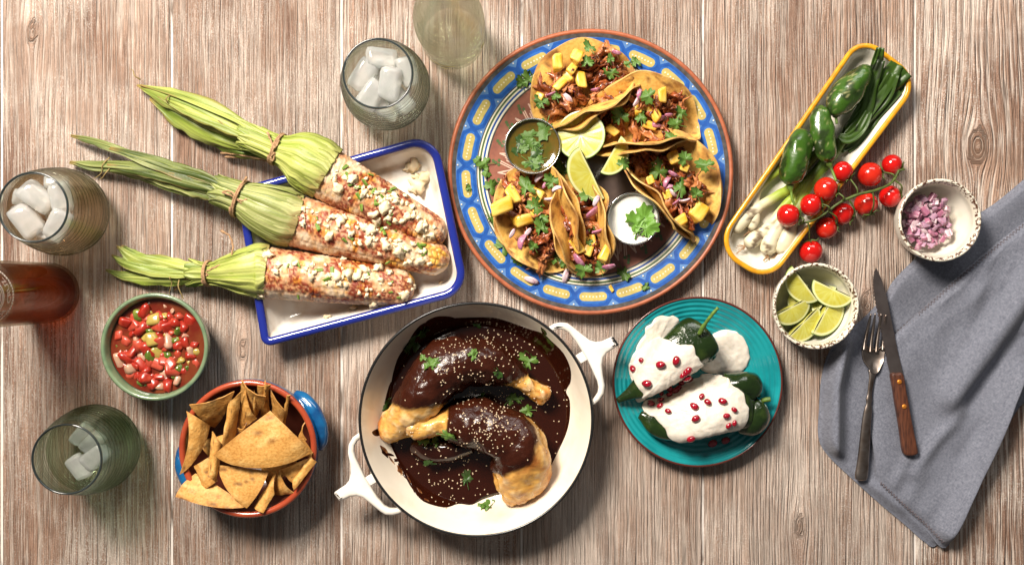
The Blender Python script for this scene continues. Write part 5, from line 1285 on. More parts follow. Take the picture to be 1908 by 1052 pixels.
G = lambda l: px2(l, 680, 570, 2.6975)
mo = [(115, 540), (130, 400), (165, 270), (215, 190), (270, 110), (320, 75), (420, 60), (520, 55), (640, 55), (720, 75), (820, 110), (890, 130), (930, 165), (990, 225), (1025, 300), (1030, 370), (1010, 425), (1028, 470), (1028, 560), (1010, 640), (975, 720), (930, 810), (880, 870), (780, 915), (690, 935), (600, 960), (540, 995), (470, 990), (400, 1000), (300, 965), (240, 905), (200, 840), (160, 760), (125, 680), (110, 620)]
o = closed_spline(G(mo), 4); pts = np.array([P(x, y, .012)[:2] for x, y in o]); V2, fr, F = disc_mesh(pts, 30)
zz_ = []
for (x, y), f in zip(V2, fr):
    zz_.append(max(down(x, y, [pan_in]) + .0006 + .0012 * math.sqrt(max(0, 1 - f ** 8)), .0118 + .0010 * math.sqrt(max(0, 1 - f ** 10)) if f < .995 else 0) if f < .999 else down(x, y, [pan_in]) - .0003)
zz_ = np.array(zz_) + .0009 * (fbm(np.column_stack([V2 * 55, np.zeros(len(V2))]), 3, 3) - .5) * (fr < .99)
mole = mk('mole_sauce', np.column_stack([V2, zz_]), F, M['mole'], label='dark glossy brown mole pooled in the white pan', cat='sauce')
# streaks dragged up the pan wall
rk_ = random.Random(5)
for k in range(16):
    x = 98 + k * 14 + rk_.uniform(-10, 10); y = 712 + k * 17 + rk_.uniform(-8, 8); L_ = rk_.uniform(25, 75); w = rk_.uniform(3, 11); a = math.radians(rk_.uniform(28, 62))
    d = np.array([math.cos(a), math.sin(a)]); nn = np.array([-d[1], d[0]]); q0 = np.array([x, y])
    o = closed_spline(G([tuple(q0 - d * L_ * .5), tuple(q0 - d * L_ * .2 + nn * w * .6), tuple(q0 + nn * w + d * rk_.uniform(-8, 8)), tuple(q0 + d * L_ * .3 + nn * w * .5), tuple(q0 + d * L_ * .5), tuple(q0 + d * L_ * .25 - nn * w * .6), tuple(q0 - nn * w * .7), tuple(q0 - d * L_ * .3 - nn * w * .4)]), 3)
    pts = np.array([P(px_, py_, .018)[:2] for px_, py_ in o]); V2, fr, F = disc_mesh(pts, 5); z = np.array([down(x_, y_, [pan_in, mole]) for x_, y_ in V2]) + .0007 * np.sqrt(np.clip(1 - fr ** 4, 0, 1)) - .0001
    mk('mole_smear', np.column_stack([V2, z]), F, M['mole_smear' if k % 3 == 0 else 'mole'], label='thin streak of mole drying on the pale pan wall', cat='sauce', group='mole streaks on the pan wall')
# smears on the pan wall
for lst in ([(95, 500), (112, 420), (130, 380), (128, 440), (115, 520)], [(305, 105), (320, 70), (370, 48), (430, 50), (455, 62), (430, 68), (380, 60), (335, 80), (318, 108)], [(45, 620), (75, 610), (100, 625), (90, 645), (60, 645)], [(880, 100), (905, 120), (910, 140), (890, 135)]):
    o = closed_spline(G(lst), 4); z_e = .022; pts = np.array([P(x, y, z_e)[:2] for x, y in o]); V2, fr, F = disc_mesh(pts, 8)
    z = np.array([down(x, y, [pan_in, mole]) for x, y in V2]) + .0009 * np.sqrt(np.clip(1 - fr ** 4, 0, 1)) - .0002
    mk('mole_smear', np.column_stack([V2, z]), F, M['mole_smear' if len(lst) < 12 and lst[0][0] > 100 and lst[0][0] < 200 else 'mole'], label='smear of mole drying on the pale pan wall', cat='sauce', group='mole smears on the pan wall')

def chicken(label, spec, seed, sauce):
    """spec = [(px, py, z, half width px, half height m)] along the leg; sauce(u, side) -> 0..1"""
    pth = smooth_prof([P(x, y, z) for x, y, z, w, h in spec], 9); m = len(pth); u = np.linspace(0, 1, m); us = np.linspace(0, 1, len(spec))
    prof2 = smooth_prof([(w * S, h) for x, y, z, w, h in spec], 9); wr, hr = prof2[:, 0] * .86, prof2[:, 1] * .95
    T, Aa, Bb = frames(pth); n = 56; an = np.linspace(0, 2 * PI, n, endpoint=False)
    V = pth[:, None, :] + (wr[:, None] * np.cos(an))[..., None] * Aa[:, None] + (hr[:, None] * np.sin(an))[..., None] * Bb[:, None]
    V = V.reshape(-1, 3); F = grid_faces(m, n, True) + [tuple(range(n))[::-1], tuple((m - 1) * n + k for k in range(n))]
    N_ = normals(V, F); U = np.repeat(u, n); AN = np.tile(an, m)
    n1 = fbm(V * 42 + seed, seed, 3); n2 = fbm(V * np.array([150, 110, 150]) + seed, seed + 3, 3)
    cov = sauce(U, AN, V); cov = sm(.42, .58, cov + .5 * (n1 - .5))
    n0_ = fbm(V * 24 + seed * 2, seed + 5, 2); V = V + N_ * (.010 * (n0_ - .5) + .009 * (n1 - .5) + .0055 * (n2 - .5) + .0012 * cov)[:, None]
    wr_ = np.abs(fbm(V * 170 + 3, seed + 9, 2) - .5) * 2
    skin = mixc((.54, .245, .040), (.72, .45, .14), n2); skin = mixc(skin, (.36, .10, .016), sm(.48, .66, n1) * .8); skin = mixc(skin, (.74, .57, .33), sm(.56, .7, n2) * .5); skin = mixc(skin, (.22, .055, .014), sm(.16, .05, wr_) * .35)
    skin = mixc(skin, (.26, .07, .018), (sm(.07, .0, U) + sm(.93, 1.0, U)) * .7); col = mixc(skin, mixc((.020, .0042, .002), (.042, .009, .0035), n2), cov)
    return mk('chicken_quarter', V, F, M['chicken'], cols=col, label=label, cat='chicken', group='chicken legs in the mole')
ck1 = chicken('whole chicken leg lying uppermost in the mole, bone end pointing to the pan handle',
    [(712, 812, .020, 6, .006), (728, 800, .026, 24, .014), (752, 780, .034, 37, .021), (778, 748, .040, 45, .027), (806, 706, .043, 52, .030), (850, 680, .043, 54, .030), (900, 676, .040, 46, .027), (944, 690, .035, 30, .019), (974, 712, .030, 19, .013), (1000, 730, .028, 19, .013), (1016, 738, .027, 21, .014), (1024, 742, .026, 6, .005)], 3,
    lambda U, AN, V: sm(.20, .33, U + .05 * np.cos(AN)) * sm(.73, .66, U - .03 * np.cos(AN)))
ck2 = chicken('whole chicken leg lying lower in the mole, wide skin of its thigh bare',
    [(762, 800, .046, 5, .005), (774, 796, .048, 22, .014), (796, 790, .046, 22, .014), (826, 786, .044, 27, .017), (866, 790, .042, 42, .025), (912, 796, .041, 52, .029), (952, 812, .041, 58, .030), (972, 846, .039, 62, .029), (968, 882, .035, 60, .025), (958, 908, .030, 46, .019), (950, 928, .024, 20, .010), (946, 934, .022, 5, .004)], 8,
    lambda U, AN, V: sm(.24, .33, U) * sm(.12, -.10, (U - .62) * 1.0 + .10 * np.cos(AN) - .02))
# rest of the lower leg lying in the sauce
V, F = pepper(pz([(770, 828, .018), (800, 838, .022), (840, 838, .022), (880, 828, .020)]), [.010, .016, .016, .008], .8, 2, 5, None, '', None, n=28)
tender = mk('chicken_piece', V, F, M['mole'], label='piece of chicken fully coated in mole under the lower leg', cat='chicken')
# sesame
rs = random.Random(12); sv = ICO1[0] * np.array([.00054, .00088, .00040]); parts = []
def seeds(cx, cy, sx, sy, n, objs):
    for k in range(n):
        x, y = rs.gauss(cx, sx), rs.gauss(cy, sy); X, Y = G([(x, y)])[0]
        if math.hypot(X - 887, Y - 782) > 176: continue
        p, n_ = hit(X, Y, objs); Rm = np.array(align(n_, rs.uniform(0, 6))); s = rs.uniform(.95, 1.5); parts.append(((sv * s) @ Rm.T + p + n_ * .0003, ICO1[1]))
al = [ck1, ck2, tender, mole, pan_in]
seeds(470, 270, 110, 80, 100, al); seeds(650, 540, 110, 90, 170, al); seeds(620, 640, 90, 60, 60, al); seeds(700, 160, 170, 60, 110, al); seeds(400, 850, 110, 90, 80, al); seeds(350, 680, 90, 50, 40, al); seeds(960, 400, 50, 170, 50, al); seeds(560, 400, 260, 260, 80, al)
V, F = join(*parts); mk('sesame_seeds', V, F, M['sesame'], label='pale sesame seeds scattered over the mole chicken', cat='sesame seeds', kind='stuff')
gm = 'cilantro leaves over the mole chicken'
for x, y, s, d in G([(335, 290, .022, 1), (355, 285, .016, 1), (310, 300, .014, 1), (540, 243, .018, 1), (820, 270, .032, 1), (590, 455, .014, 1), (735, 465, .020, 1), (770, 465, .018, 1), (812, 520, .022, 1), (425, 650, .028, 1), (400, 660, .018, 1), (300, 680, .022, 1), (350, 685, .017, 1), (615, 995, .026, 0), (590, 1005, .018, 0), (510, 860, .026, 2), (240, 180, .034, 2), (285, 135, .030, 2), (210, 210, .026, 2), (105, 495, .022, 2), (295, 262, .013, 0), (565, 95, .014, 2), (325, 785, .018, 2), (665, 335, .018, 2)]):
    p, n_ = hit(x, y, al); inst('cilantro_leaf', rnd.choice((LEAF, LEAF, LEAFD)[d]), p + n_ * .0016, align(n_, rnd.uniform(0, 6)), s * .74, label=('green cilantro leaf fallen on the pale pan wall', 'bright green cilantro leaf on the mole chicken', 'dark sauce stained cilantro leaf in the mole')[d], cat='cilantro', group=gm + (' wall', '', ' pool')[d])

# ------------------------------------------------------------------ clay bowl of tortilla chips
hb = .060; R = 129 * S * (H - hb) / H; cc = P(461, 836, hb); cc[2] = 0
cbw = thing('chip_bowl', 'red clay bowl with blue glazed outside and two handles full of tortilla chips', 'bowl', cc)
V, F = lathe([(R - .0066, hb - .003), (R - .010, hb - .022), (R - .016, .020), (R - .030, .007), (0, .005)], cc, 96); chip_in = mk('inside', V, F, M['dark_clay'], cbw)
V, F = lathe([(R - .0068, hb - .0034), (R - .0062, hb - .0006), (R - .0040, hb + .0006), (R - .0015, hb + .0002), (R - .0002, hb - .0018), (R - .0002, hb - .0028)], cc, 96); mk('red_lip', V, F, M['red_glaze'], cbw)
V, F = lathe([(R - .0001, hb - .0026), (R + .0004, hb - .010), (R - .003, .030), (R - .014, .008), (R - .020, .0004), (0, .0004)], cc, 96); mk('outside', V, F, M['cobalt'], cbw)
for ang in (24, 204):
    a = math.radians(ang); d = np.array([math.cos(a), math.sin(a), 0]); s_ = np.array([-d[1], d[0], 0])
    pth = [cc + d * (R - .006 + e) + s_ * w + np.array([0, 0, z]) for e, w, z in [(-.004, -.029, .034), (.003, -.023, .038), (.0085, -.011, .042), (.0095, 0, .043), (.0085, .011, .042), (.003, .023, .038), (-.004, .029, .034)]]
    V, F = tube(smooth_prof(pth, 6), np.interp(np.linspace(0, 1, 37), [0, .15, .5, .85, 1], [.008, .0085, .0085, .0085, .008]), 16, .85); mk('handle', V, F, M['cobalt'], cbw)

def chip(corners, zs, seed, bulge=(0, 0, 0), curl=.004, label=None):
    """thin chip from pixel corners (crop) and heights; quads are two bowed triangles; edges may bow out"""
    q = [np.array(P(*xy, z)) for xy, z in zip(px2(corners, 310, 690, 3.628), zs)]
    if len(q) == 3:
        n = 14; V = []; idx = {}; F = []; U = []
        a, b, c = q; nm = np.cross(b - a, c - a); nm /= np.linalg.norm(nm); nm = nm if nm[2] > 0 else -nm
        ctr = (a + b + c) / 3
        for i in range(n + 1):
            for j in range(n + 1 - i):
                k = n - i - j; l = np.array([i, j, k]) / n; p = l[0] * a + l[1] * b + l[2] * c
                for e, (x, y, z_) in enumerate(((0, 1, 2), (1, 2, 0), (2, 0, 1))):     # edge x-y bows away from corner z
                    mid = (q[x] + q[y]) / 2; out = mid - q[z_]; out /= np.linalg.norm(out); p = p + out * bulge[e] * 4 * l[x] * l[y]
                idx[i, j] = len(V); V.append(p + nm * (curl * (1 - 2.2 * ((l - 1 / 3) ** 2).sum()) )); U.append(l.min())
        for i in range(n):
            for j in range(n - i):
                F.append((idx[i, j], idx[i + 1, j], idx[i, j + 1]))
                if j < n - i - 1: F.append((idx[i + 1, j], idx[i + 1, j + 1], idx[i, j + 1]))
        V = np.array(V); U = np.array(U) * 3
    else:
        n = 12; a, b, c, d = q; uu, vv = np.meshgrid(np.linspace(0, 1, n), np.linspace(0, 1, n), indexing='ij'); uu = uu.ravel(); vv = vv.ravel()
        V = ((1 - uu) * (1 - vv))[:, None] * a + (uu * (1 - vv))[:, None] * b + (uu * vv)[:, None] * c + ((1 - uu) * vv)[:, None] * d
        nm = np.cross(b - a, d - a); nm /= np.linalg.norm(nm); nm = nm if nm[2] > 0 else -nm
        V = V + nm * (curl * 4 * (uu * (1 - uu)) )[:, None]; F = grid_faces(n, n); U = np.minimum(np.minimum(uu, 1 - uu), np.minimum(vv, 1 - vv)) * 3
    N_ = normals(V, F)
    if N_[:, 2].mean() < 0: F = [f[::-1] for f in F]; N_ = -N_
    blis = fbm(V * 150 + seed, seed, 2); V = V + N_ * (.0026 * (blis - .5) + .0030 * (vn(V * 38 + seed, seed) - .5))[:, None]
    n1 = fbm(V * 70 + seed, seed + 2, 3)
    col = mixc((.50, .235, .050), (.64, .36, .10), n1); col = mixc(col, (.70, .46, .17), sm(.55, .75, blis) * .6); col = mixc(col, (.34, .14, .03), sm(.25, .0, U) * .35); col = mixc(col, (.10, .04, .015), sm(.78, .84, vn(V * 300 + 9, seed + 4)) * .8)
    W, G_ = thicken(V, F, .0011)
    o = mk('tortilla_chip', W, G_, M['chip'], sharp=50, cols=np.concatenate([col, col * .9]), label=label or 'golden tortilla chip standing on edge in the clay bowl', cat='tortilla chip', group=None if label else 'tortilla chips standing in the clay bowl')
    return o
T_ = .072
chip([(155, 240), (460, 150), (330, 400)], [.066, .064, .030], 1, (.001, 0, 0), label='tortilla chip leaning out over the red lip toward the salsa bowl')
chip([(140, 275), (305, 375), (95, 708)], [.070, .050, .066], 2, (0, .006, -.004), .005, label='curved tortilla chip against the lip above the left handle')
chip([(510, 140), (415, 220), (375, 520), (470, 440)], [.074, .060, .058, .040], 3, curl=.003)
chip([(525, 125), (605, 330), (480, 420)], [.070, .055, .035], 4)
chip([(505, 65), (670, 180), (600, 335), (495, 140)], [.072, .068, .035, .045], 5, curl=.004, label='tortilla chip with pointed corner touching the red lip nearest the tray')
chip([(612, 105), (690, 95), (700, 285), (640, 300)], [.070, .069, .035, .032], 6, curl=.002)
chip([(665, 75), (698, 98), (655, 300)], [.073, .070, .032], 7)
chip([(700, 120), (805, 270), (775, 400), (715, 300)], [.066, .062, .030, .036], 8, curl=.003)
chip([(838, 160), (815, 165), (775, 385), (800, 390)], [.068, .066, .030, .032], 9, curl=.001, label='thin tortilla chip seen edge on against the dark bowl inside')
chip([(595, 140), (612, 290), (570, 340)], [.070, .045, .040], 10)
chip([(790, 390), (930, 465), (1000, 570), (820, 560)], [.060, .064, .060, .036], 11, curl=.004, label='tortilla chip peeking from behind the largest chip by the blue handle')
chip([(925, 350), (935, 470), (900, 560)], [.050, .05, .02], 12)
chip([(980, 545), (1018, 620), (862, 808), (890, 690)], [.062, .066, .066, .056], 13, curl=.005, label='tortilla chip resting on the red lip below the right handle')
chip([(960, 590), (858, 768), (770, 670)], [.058, .060, .055], 14, (0, 0, 0))
chip([(760, 675), (862, 836), (690, 835)], [.060, .060, .034], 15)
chip([(740, 685), (730, 830), (655, 962), (588, 920)], [.062, .062, .064, .058], 16, curl=.003)
chip([(480, 400), (550, 362), (500, 440)], [.052, .054, .040], 17)
chip([(195, 690), (58, 850), (535, 920)], [.056, .067, .066], 18, (.002, .007, .003), .003, label='broad tortilla chip sticking out past the lip, the widest of the lower edge')
chip([(185, 645), (295, 578), (345, 745), (255, 805)], [.064, .066, .064, .062], 19, curl=.003)
chip([(312, 410), (380, 505), (335, 750), (283, 700)], [.074, .068, .066, .070], 20, curl=.004, label='narrow tortilla chip standing steep beside the largest chip corner')
chip([(340, 640), (690, 680), (540, 932)], [.066, .070, .068], 21, (.001, .003, .005), .003, label='tortilla chip lying directly under the topmost large chip')
chip([(700, 278), (985, 560), (312, 578)], [.084, .076, .078], 22, (.003, .013, .002), .006, label='largest tortilla chip lying flat on top of the heap')
# chips deeper in the heap
for k, (cs, z) in enumerate([([(220, 480), (420, 420), (350, 640)], (.03, .05, .04)), ([(620, 560), (880, 620), (700, 820)], (.04, .045, .035)), ([(430, 480), (640, 330), (600, 600)], (.03, .045, .05)), ([(700, 350), (850, 480), (700, 560)], (.03, .04, .05)), ([(420, 700), (620, 860), (480, 900)], (.05, .04, .05)), ([(120, 560), (145, 600), (200, 700)], (.05, .056, .04))]):
    chip(cs, z, 40 + k, label='tortilla chip buried in the heap below the others' ).__setitem__('group', 'tortilla chips buried in the heap')

# ------------------------------------------------------------------ long yellow-rimmed dish
ld, ld_in = dish('long_dish', [(1330, 462), (1432, 524), (1714, 150), (1604, 66)], [.030, .028, .028, .024], .024,
    [(.0, .0243), (.0030, .0236), (.0042, .0225), (.008, .012), (.0125, .0055), (.018, .0042), (.028, .0040)], 'long narrow white dish with yellow rim holding peppers and scallions', 'dish', (.0028, .0020), (M['cream_glaze'], M['yellow_glaze'], M['cream_glaze']))
def scallion(label, path, bulb, seed, leaves=()):
    p = smooth_prof(pz(path), 9); m = len(p); u = np.linspace(0, 1, m); L_ = np.cumsum(np.r_[0, np.linalg.norm(np.diff(p, axis=0), axis=1)]); d = L_ / S
    rad = np.interp(d, [0, 6, 20, 40, 70, 130, 400], np.array([.35, .85, 1.0, .85, .62, .60, .60]) * bulb)
    t = thing('scallion', label, 'scallion', P(path[0][0], path[0][1], .004), 'grilled scallions in the long dish')
    V, F = tube(p, rad, 16, .9); D_ = np.repeat(d, 16); V = V + normals(V, F) * (.0007 * (fbm(V * 120, seed, 2) - .5))[:, None]
    nz = fbm(V * 150 + seed, seed, 3); c = mixc((.66, .60, .42), (.30, .40, .045), sm(60, 115, D_ + 30 * (nz - .5))); c = mixc(c, (.075, .14, .015), sm(120, 190, D_)); c = mixc(c, (.07, .03, .012), sm(.60, .68, nz) * sm(95, 40, D_) * .85); c = mixc(c, (.10, .05, .02), sm(8, 0, D_) * .6)
    mk('stalk', V, F, M['scallion'], t, cols=c)
    rr_ = random.Random(seed); parts = []
    d0 = p[0] - p[3]; d0 /= np.linalg.norm(d0)
    for k in range(12):
        e = d0 * rr_.uniform(.004, .009) + np.array([rr_.uniform(-.005, .005), rr_.uniform(-.005, .005), rr_.uniform(-.002, .001)]); e2 = p[0] + e; e2[2] = max(e2[2], .0055)
        parts.append(tube(smooth_prof([p[1], p[0] + e * .5 + np.array([0, 0, .001]), e2], 3), .00035, 4))
    V, F = join(*parts); mk('roots', V, F, M['twine'], t)
    for lp, w in leaves:
        q = smooth_prof(pz(lp), 8); T, Aa, Bb = frames(q); n = len(q); v = np.linspace(-1, 1, 7); ww = w * np.interp(np.linspace(0, 1, n), [0, .2, .8, 1], [.6, 1, 1, .75])
        V = q[:, None, :] + (ww[:, None] * v)[..., None] * Aa[:, None] + (.28 * ww[:, None] * (v ** 2 - .4) + .0014 * np.sin(v * 7 + seed + np.linspace(0, 5, n)[:, None]))[..., None] * Bb[:, None]
        V = V.reshape(-1, 3); W, G_ = thicken(V, grid_faces(n, 7), .0008); nz = fbm(W * np.array([90, 90, 90]) + seed, seed + 2, 3); st = np.tile(np.abs(np.sin(v * 6 + seed)), 2 * n)
        c = mixc((.010, .028, .004), (.055, .115, .012), nz * .7 + .3 * st); c = mixc(c, (.012, .018, .006), sm(.62, .75, nz)); mk('green_leaf', W, G_, M['scallion'], t, cols=c)
H_ = lambda l: px2(l, 1330, 70, 2.39)
def hz(l): return [(1330 + x / 2.39, 70 + y / 2.39, z) for x, y, z in l]
scallion('scallion with scorched white tip pointing at the yellow corner', hz([(82, 862, .013), (130, 810, .014), (200, 755, .014), (290, 700, .015), (340, 668, .014), (420, 560, .012), (520, 450, .010)]), .0088, 1, [(hz([(560, 480, .012), (640, 380, .012), (720, 270, .016), (860, 150, .030)]), .010), (hz([(600, 420, .016), (690, 300, .020), (770, 190, .026), (815, 115, .030)]), .010)])
scallion('scallion with dark charred bulb behind the pale one', hz([(160, 860, .011), (180, 800, .012), (190, 700, .013), (230, 640, .013), (290, 590, .013), (380, 500, .010), (480, 400, .010)]), .0070, 2, [(hz([(580, 450, .018), (670, 350, .020), (700, 220, .026), (740, 100, .034)]), .007), (hz([(640, 360, .014), (680, 240, .024), (720, 130, .030), (740, 45, .040)]), .006)])
scallion('scallion with long clean white bulb', hz([(140, 928, .012), (190, 890, .013), (250, 840, .013), (300, 770, .014), (370, 690, .013), (450, 600, .011), (540, 500, .009)]), .0084, 3, [(hz([(600, 470, .010), (700, 350, .010), (790, 260, .014), (858, 195, .024)]), .008), (hz([(560, 500, .012), (680, 400, .012), (780, 310, .016)]), .008)])
scallion('scallion with brown singed bulb lying against the white one', hz([(240, 965, .012), (250, 910, .014), (285, 850, .015), (340, 770, .014), (400, 680, .013), (460, 600, .011), (560, 480, .009)]), .0104, 4, [(hz([(600, 440, .014), (640, 380, .018), (740, 280, .020), (800, 160, .032)]), .009)])
scallion('scallion with plump smooth bulb beside the tomato vine', hz([(285, 960, .012), (315, 910, .015), (340, 850, .016), (380, 740, .014), (420, 660, .012), (500, 560, .010), (580, 450, .009)]), .0108, 5, [(hz([(590, 500, .010), (660, 430, .012), (720, 330, .014), (820, 230, .022)]), .008), (hz([(560, 440, .020), (600, 450, .022), (650, 410, .022), (690, 330, .022)]), .006)])

def jal(label, path, radii, seed, stem):
    t = thing('jalapeno', label, 'pepper', np.array([*P(path[2][0], path[2][1], 0)[:2], .006]), 'roasted jalapenos in the long dish')
    V, F = pepper(pz(path), radii, .92, 3, seed, None, '', None, n=48, depth=.10); V = V + normals(V, F) * (.0022 * (fbm(V * 130 + seed, seed + 8, 2) - .5))[:, None]; nz = fbm(V * 75 + seed, seed, 3); sc = np.abs(fbm(V * np.array([110, 110, 110]) + 7, seed + 3, 2) - .5)
    c = mixc((.020, .060, .005), (.050, .125, .011), nz); c = mixc(c, (.012, .020, .006), sm(.55, .68, nz) * .85); c = mixc(c, (.30, .29, .13), sm(.020, .004, sc) * sm(.42, .56, nz) * .75)
    mk('pepper_body', V, F, M['jalapeno'], t, cols=c)
    s = smooth_prof(pz(stem), 5); V, F = tube(s, np.interp(np.linspace(0, 1, len(s)), [0, .25, .4, 1], [.0045, .0034, .0015, .0014]), 10); mk('stem', V, F, M['pepper_stem'], t)
jal('roasted jalapeno, the largest, lying over the dark scallion greens', hz([(690, 135, .034), (665, 160, .036), (620, 215, .037), (570, 280, .037), (545, 325, .036), (540, 348, .034)]), [.004, .0115, .0165, .0165, .0130, .004], 3, hz([(543, 345, .036), (545, 362, .036), (548, 385, .036)]))
jal('slim roasted jalapeno with stem reaching a tomato', hz([(470, 310, .034), (475, 345, .037), (485, 420, .038), (498, 490, .037), (508, 535, .035), (510, 552, .033)]), [.004, .0105, .0135, .0130, .0095, .003], 5, hz([(508, 545, .034), (520, 575, .034), (532, 605, .035), (545, 640, .037)]))
jal('blistered roasted jalapeno lying on the pale scallion stalks', hz([(410, 422, .033), (395, 450, .037), (370, 520, .039), (350, 590, .038), (340, 635, .036), (338, 655, .034)]), [.005, .0135, .0165, .0155, .0110, .003], 7, hz([(340, 648, .035), (345, 680, .034), (348, 715, .034), (360, 745, .034)]))

# ------------------------------------------------------------------ cherry tomatoes on the vine
tv = thing('cherry_tomato_vine', 'branch of red cherry tomatoes lying across the dish rim and the table', 'tomatoes', P(1570, 390))
vpath = hz([(375, 830, .030), (440, 815, .032), (500, 780, .034), (560, 735, .036), (640, 700, .038), (720, 680, .036), (780, 655, .030), (810, 620, .026), (825, 590, .024)])
vp = smooth_prof(pz(vpath), 6); V, F = tube(vp, np.interp(np.linspace(0, 1, len(vp)), [0, .5, 1], [.0011, .0017, .0013]), 9); V += normals(V, F) * (.0006 * (vn(V * 300, 2) - .5))[:, None]; mk('vine', V, F, M['vine'], tv)
toms = [(573, 596, .030, 46, (620, 640)), (500, 675, .034, 54, (553, 690)), (433, 746, .034, 50, (485, 740)), (332, 792, .034, 52, (385, 795)), (432, 952, .0125, 53, (425, 895)), (696, 610, .0160, 56, (745, 600)), (794, 565, .0122, 46, (835, 580)), (785, 708, .0124, 50, (830, 700)), (677, 742, .0128, 54, (690, 770)), (575, 785, .0124, 50, (610, 800)), (502, 848, .0124, 50, (535, 840))]
for k, (x, y, z, rp, cal) in enumerate(toms):
    r = rp / 2.39 * S * .97; X, Y = 1330 + x / 2.39, 70 + y / 2.39; c = P(X, Y, max(z, r + .0004)); n = 32
    C_ = P(1330 + cal[0] / 2.39, 70 + cal[1] / 2.39, c[2] + r * .25); ax_ = C_ - c; ax_ /= np.linalg.norm(ax_)
    Vs, Fs = ICO3; dd = Vs @ ax_; Vt = Vs * r * (1 - .10 * np.exp(-((1 - dd) / .06)))[:, None] * (1 + .012 * np.sin(Vs[:, [0]] * 4 + k)); tm = mk('tomato', Vt + c, Fs, M['tomato_b' if k in (1, 5, 8, 10) else 'tomato'], tv)
    q = Vector(ax_).to_track_quat('Z', 'Y').to_matrix(); parts = []
    for s in range(5):
        a = s * 2 * PI / 5 + k; pts = [(0, 0, .93), (.22, 0, .99), (.55, 0, .92), (.80, 0, .90 + rnd.uniform(0, .25))]
        pp = np.array([(x_ * math.cos(a), x_ * math.sin(a), z_) for x_, y_, z_ in pts]) * r; pp = smooth_prof(pp @ np.array(q).T + c, 3); parts.append(tube(pp, np.interp(np.linspace(0, 1, len(pp)), [0, .3, 1], [.0013, .0012, .0003]), 6, .5))
    V, F = join(*parts); mk('calyx', V, F, M['vine'], tm)
    st = c + ax_ * r * .95; j = vp[np.argmin(np.linalg.norm(vp - st, axis=1))]; mid = (st + j) / 2 + np.array([0, 0, .004]) + ax_ * .003
    V, F = tube(smooth_prof([st, mid, j], 5), .0009, 6); mk('stalk', V, F, M['vine'], tv)

# ------------------------------------------------------------------ napkin
def cloth(outline, hfun, thick, name, parent, z_e=.004, rings=46):
    o = closed_spline(outline, 7); pts = np.array([P(x, y, z_e)[:2] for x, y in o]); V2, fr, F = disc_mesh(pts, rings)
    px = V2[:, 0] / (S * (H - z_e) / H) + CX; py = CY - V2[:, 1] / (S * (H - z_e) / H)
    z = hfun(px, py, fr); W, G_ = thicken(np.column_stack([V2, z]), F, thick); return mk(name, W, G_, M['napkin'], parent)
def ridges(px, py, lst):
    z = 0
    for pts, h, w in lst: z = z + h * np.exp(-(seg_dist(px, py, pts) / w) ** 2)
    return z
nap = thing('napkin', 'rumpled blue grey linen napkin with zigzag hem under fork and knife', 'napkin', P(1720, 700))
low_r = [([(1566, 640), (1550, 720), (1548, 835)], .022, 17), ([(1600, 895), (1665, 945)], .005, 16), ([(1650, 545), (1720, 500), (1800, 450), (1908, 350)], .006, 34), ([(1640, 905), (1700, 965), (1755, 1012)], .004, 12), ([(1900, 600), (1960, 500)], .012, 30)]
def h0(px, py, fr): return .0016 + ridges(px, py, low_r) * sm(1.0, .93, fr) + .0026 * fbm(np.stack([px * .012, py * .012, px * 0], -1), 3, 3) * sm(1.0, .96, fr) + .0010
n0 = cloth([(2040, 250), (1960, 292), (1908, 335), (1850, 382), (1790, 418), (1720, 470), (1668, 520), (1648, 552), (1612, 590), (1575, 622), (1546, 655), (1532, 700), (1527, 760), (1526, 816), (1545, 850), (1590, 893), (1640, 938), (1690, 980), (1722, 1008), (1745, 1016), (1780, 960), (1840, 860), (1880, 790), (1920, 742), (2000, 725), (2060, 700), (2080, 450)], h0, .0012, 'under_layer', nap)
top_r = [([(1762, 1000), (1815, 890), (1862, 785), (1900, 705)], .019, 24), ([(1930, 500), (1850, 620), (1770, 740)], .015, 26), ([(1935, 560), (1860, 670), (1790, 770)], -.006, 16), ([(1665, 900), (1705, 825)], .004, 10), ([(1640, 640), (1650, 760), (1660, 860)], .0028, 34), ([(1700, 880), (1740, 820), (1790, 770)], .006, 13), ([(1690, 930), (1720, 880)], .0025, 12), ([(1790, 560), (1700, 660)], .0035, 40), ([(1905, 440), (1800, 530)], .004, 40), ([(1830, 790), (1790, 850)], -.003, 14)]
def h1(px, py, fr): return .0085 + ridges(px, py, top_r) * sm(1.0, .9, fr) + .0035 * (fbm(np.stack([px * .016, py * .016, px * 0 + 3], -1), 9, 3)) * sm(1.0, .95, fr) + .0014 * fr ** 8 * np.sin(px * .05 + py * .04) + .0115 * (fbm(np.stack([(px * .83 + py * .55) * .021, (-px * .55 + py * .83) * .0055, px * 0 + 8], -1), 19, 3) - .35) * sm(1.0, .9, fr) * sm(60, 130, seg_dist(px, py, [(1640, 560), (1700, 840)]))
n1_ = cloth([(2040, 318), (1908, 414), (1840, 468), (1790, 511), (1730, 565), (1668, 622), (1645, 640), (1622, 680), (1618, 760), (1628, 840), (1640, 905), (1680, 945), (1720, 980), (1762, 1020), (1800, 945), (1838, 868), (1868, 800), (1893, 735), (1925, 670), (2000, 560), (2060, 480)], h1, .0011, 'upper_layer', nap, .009)
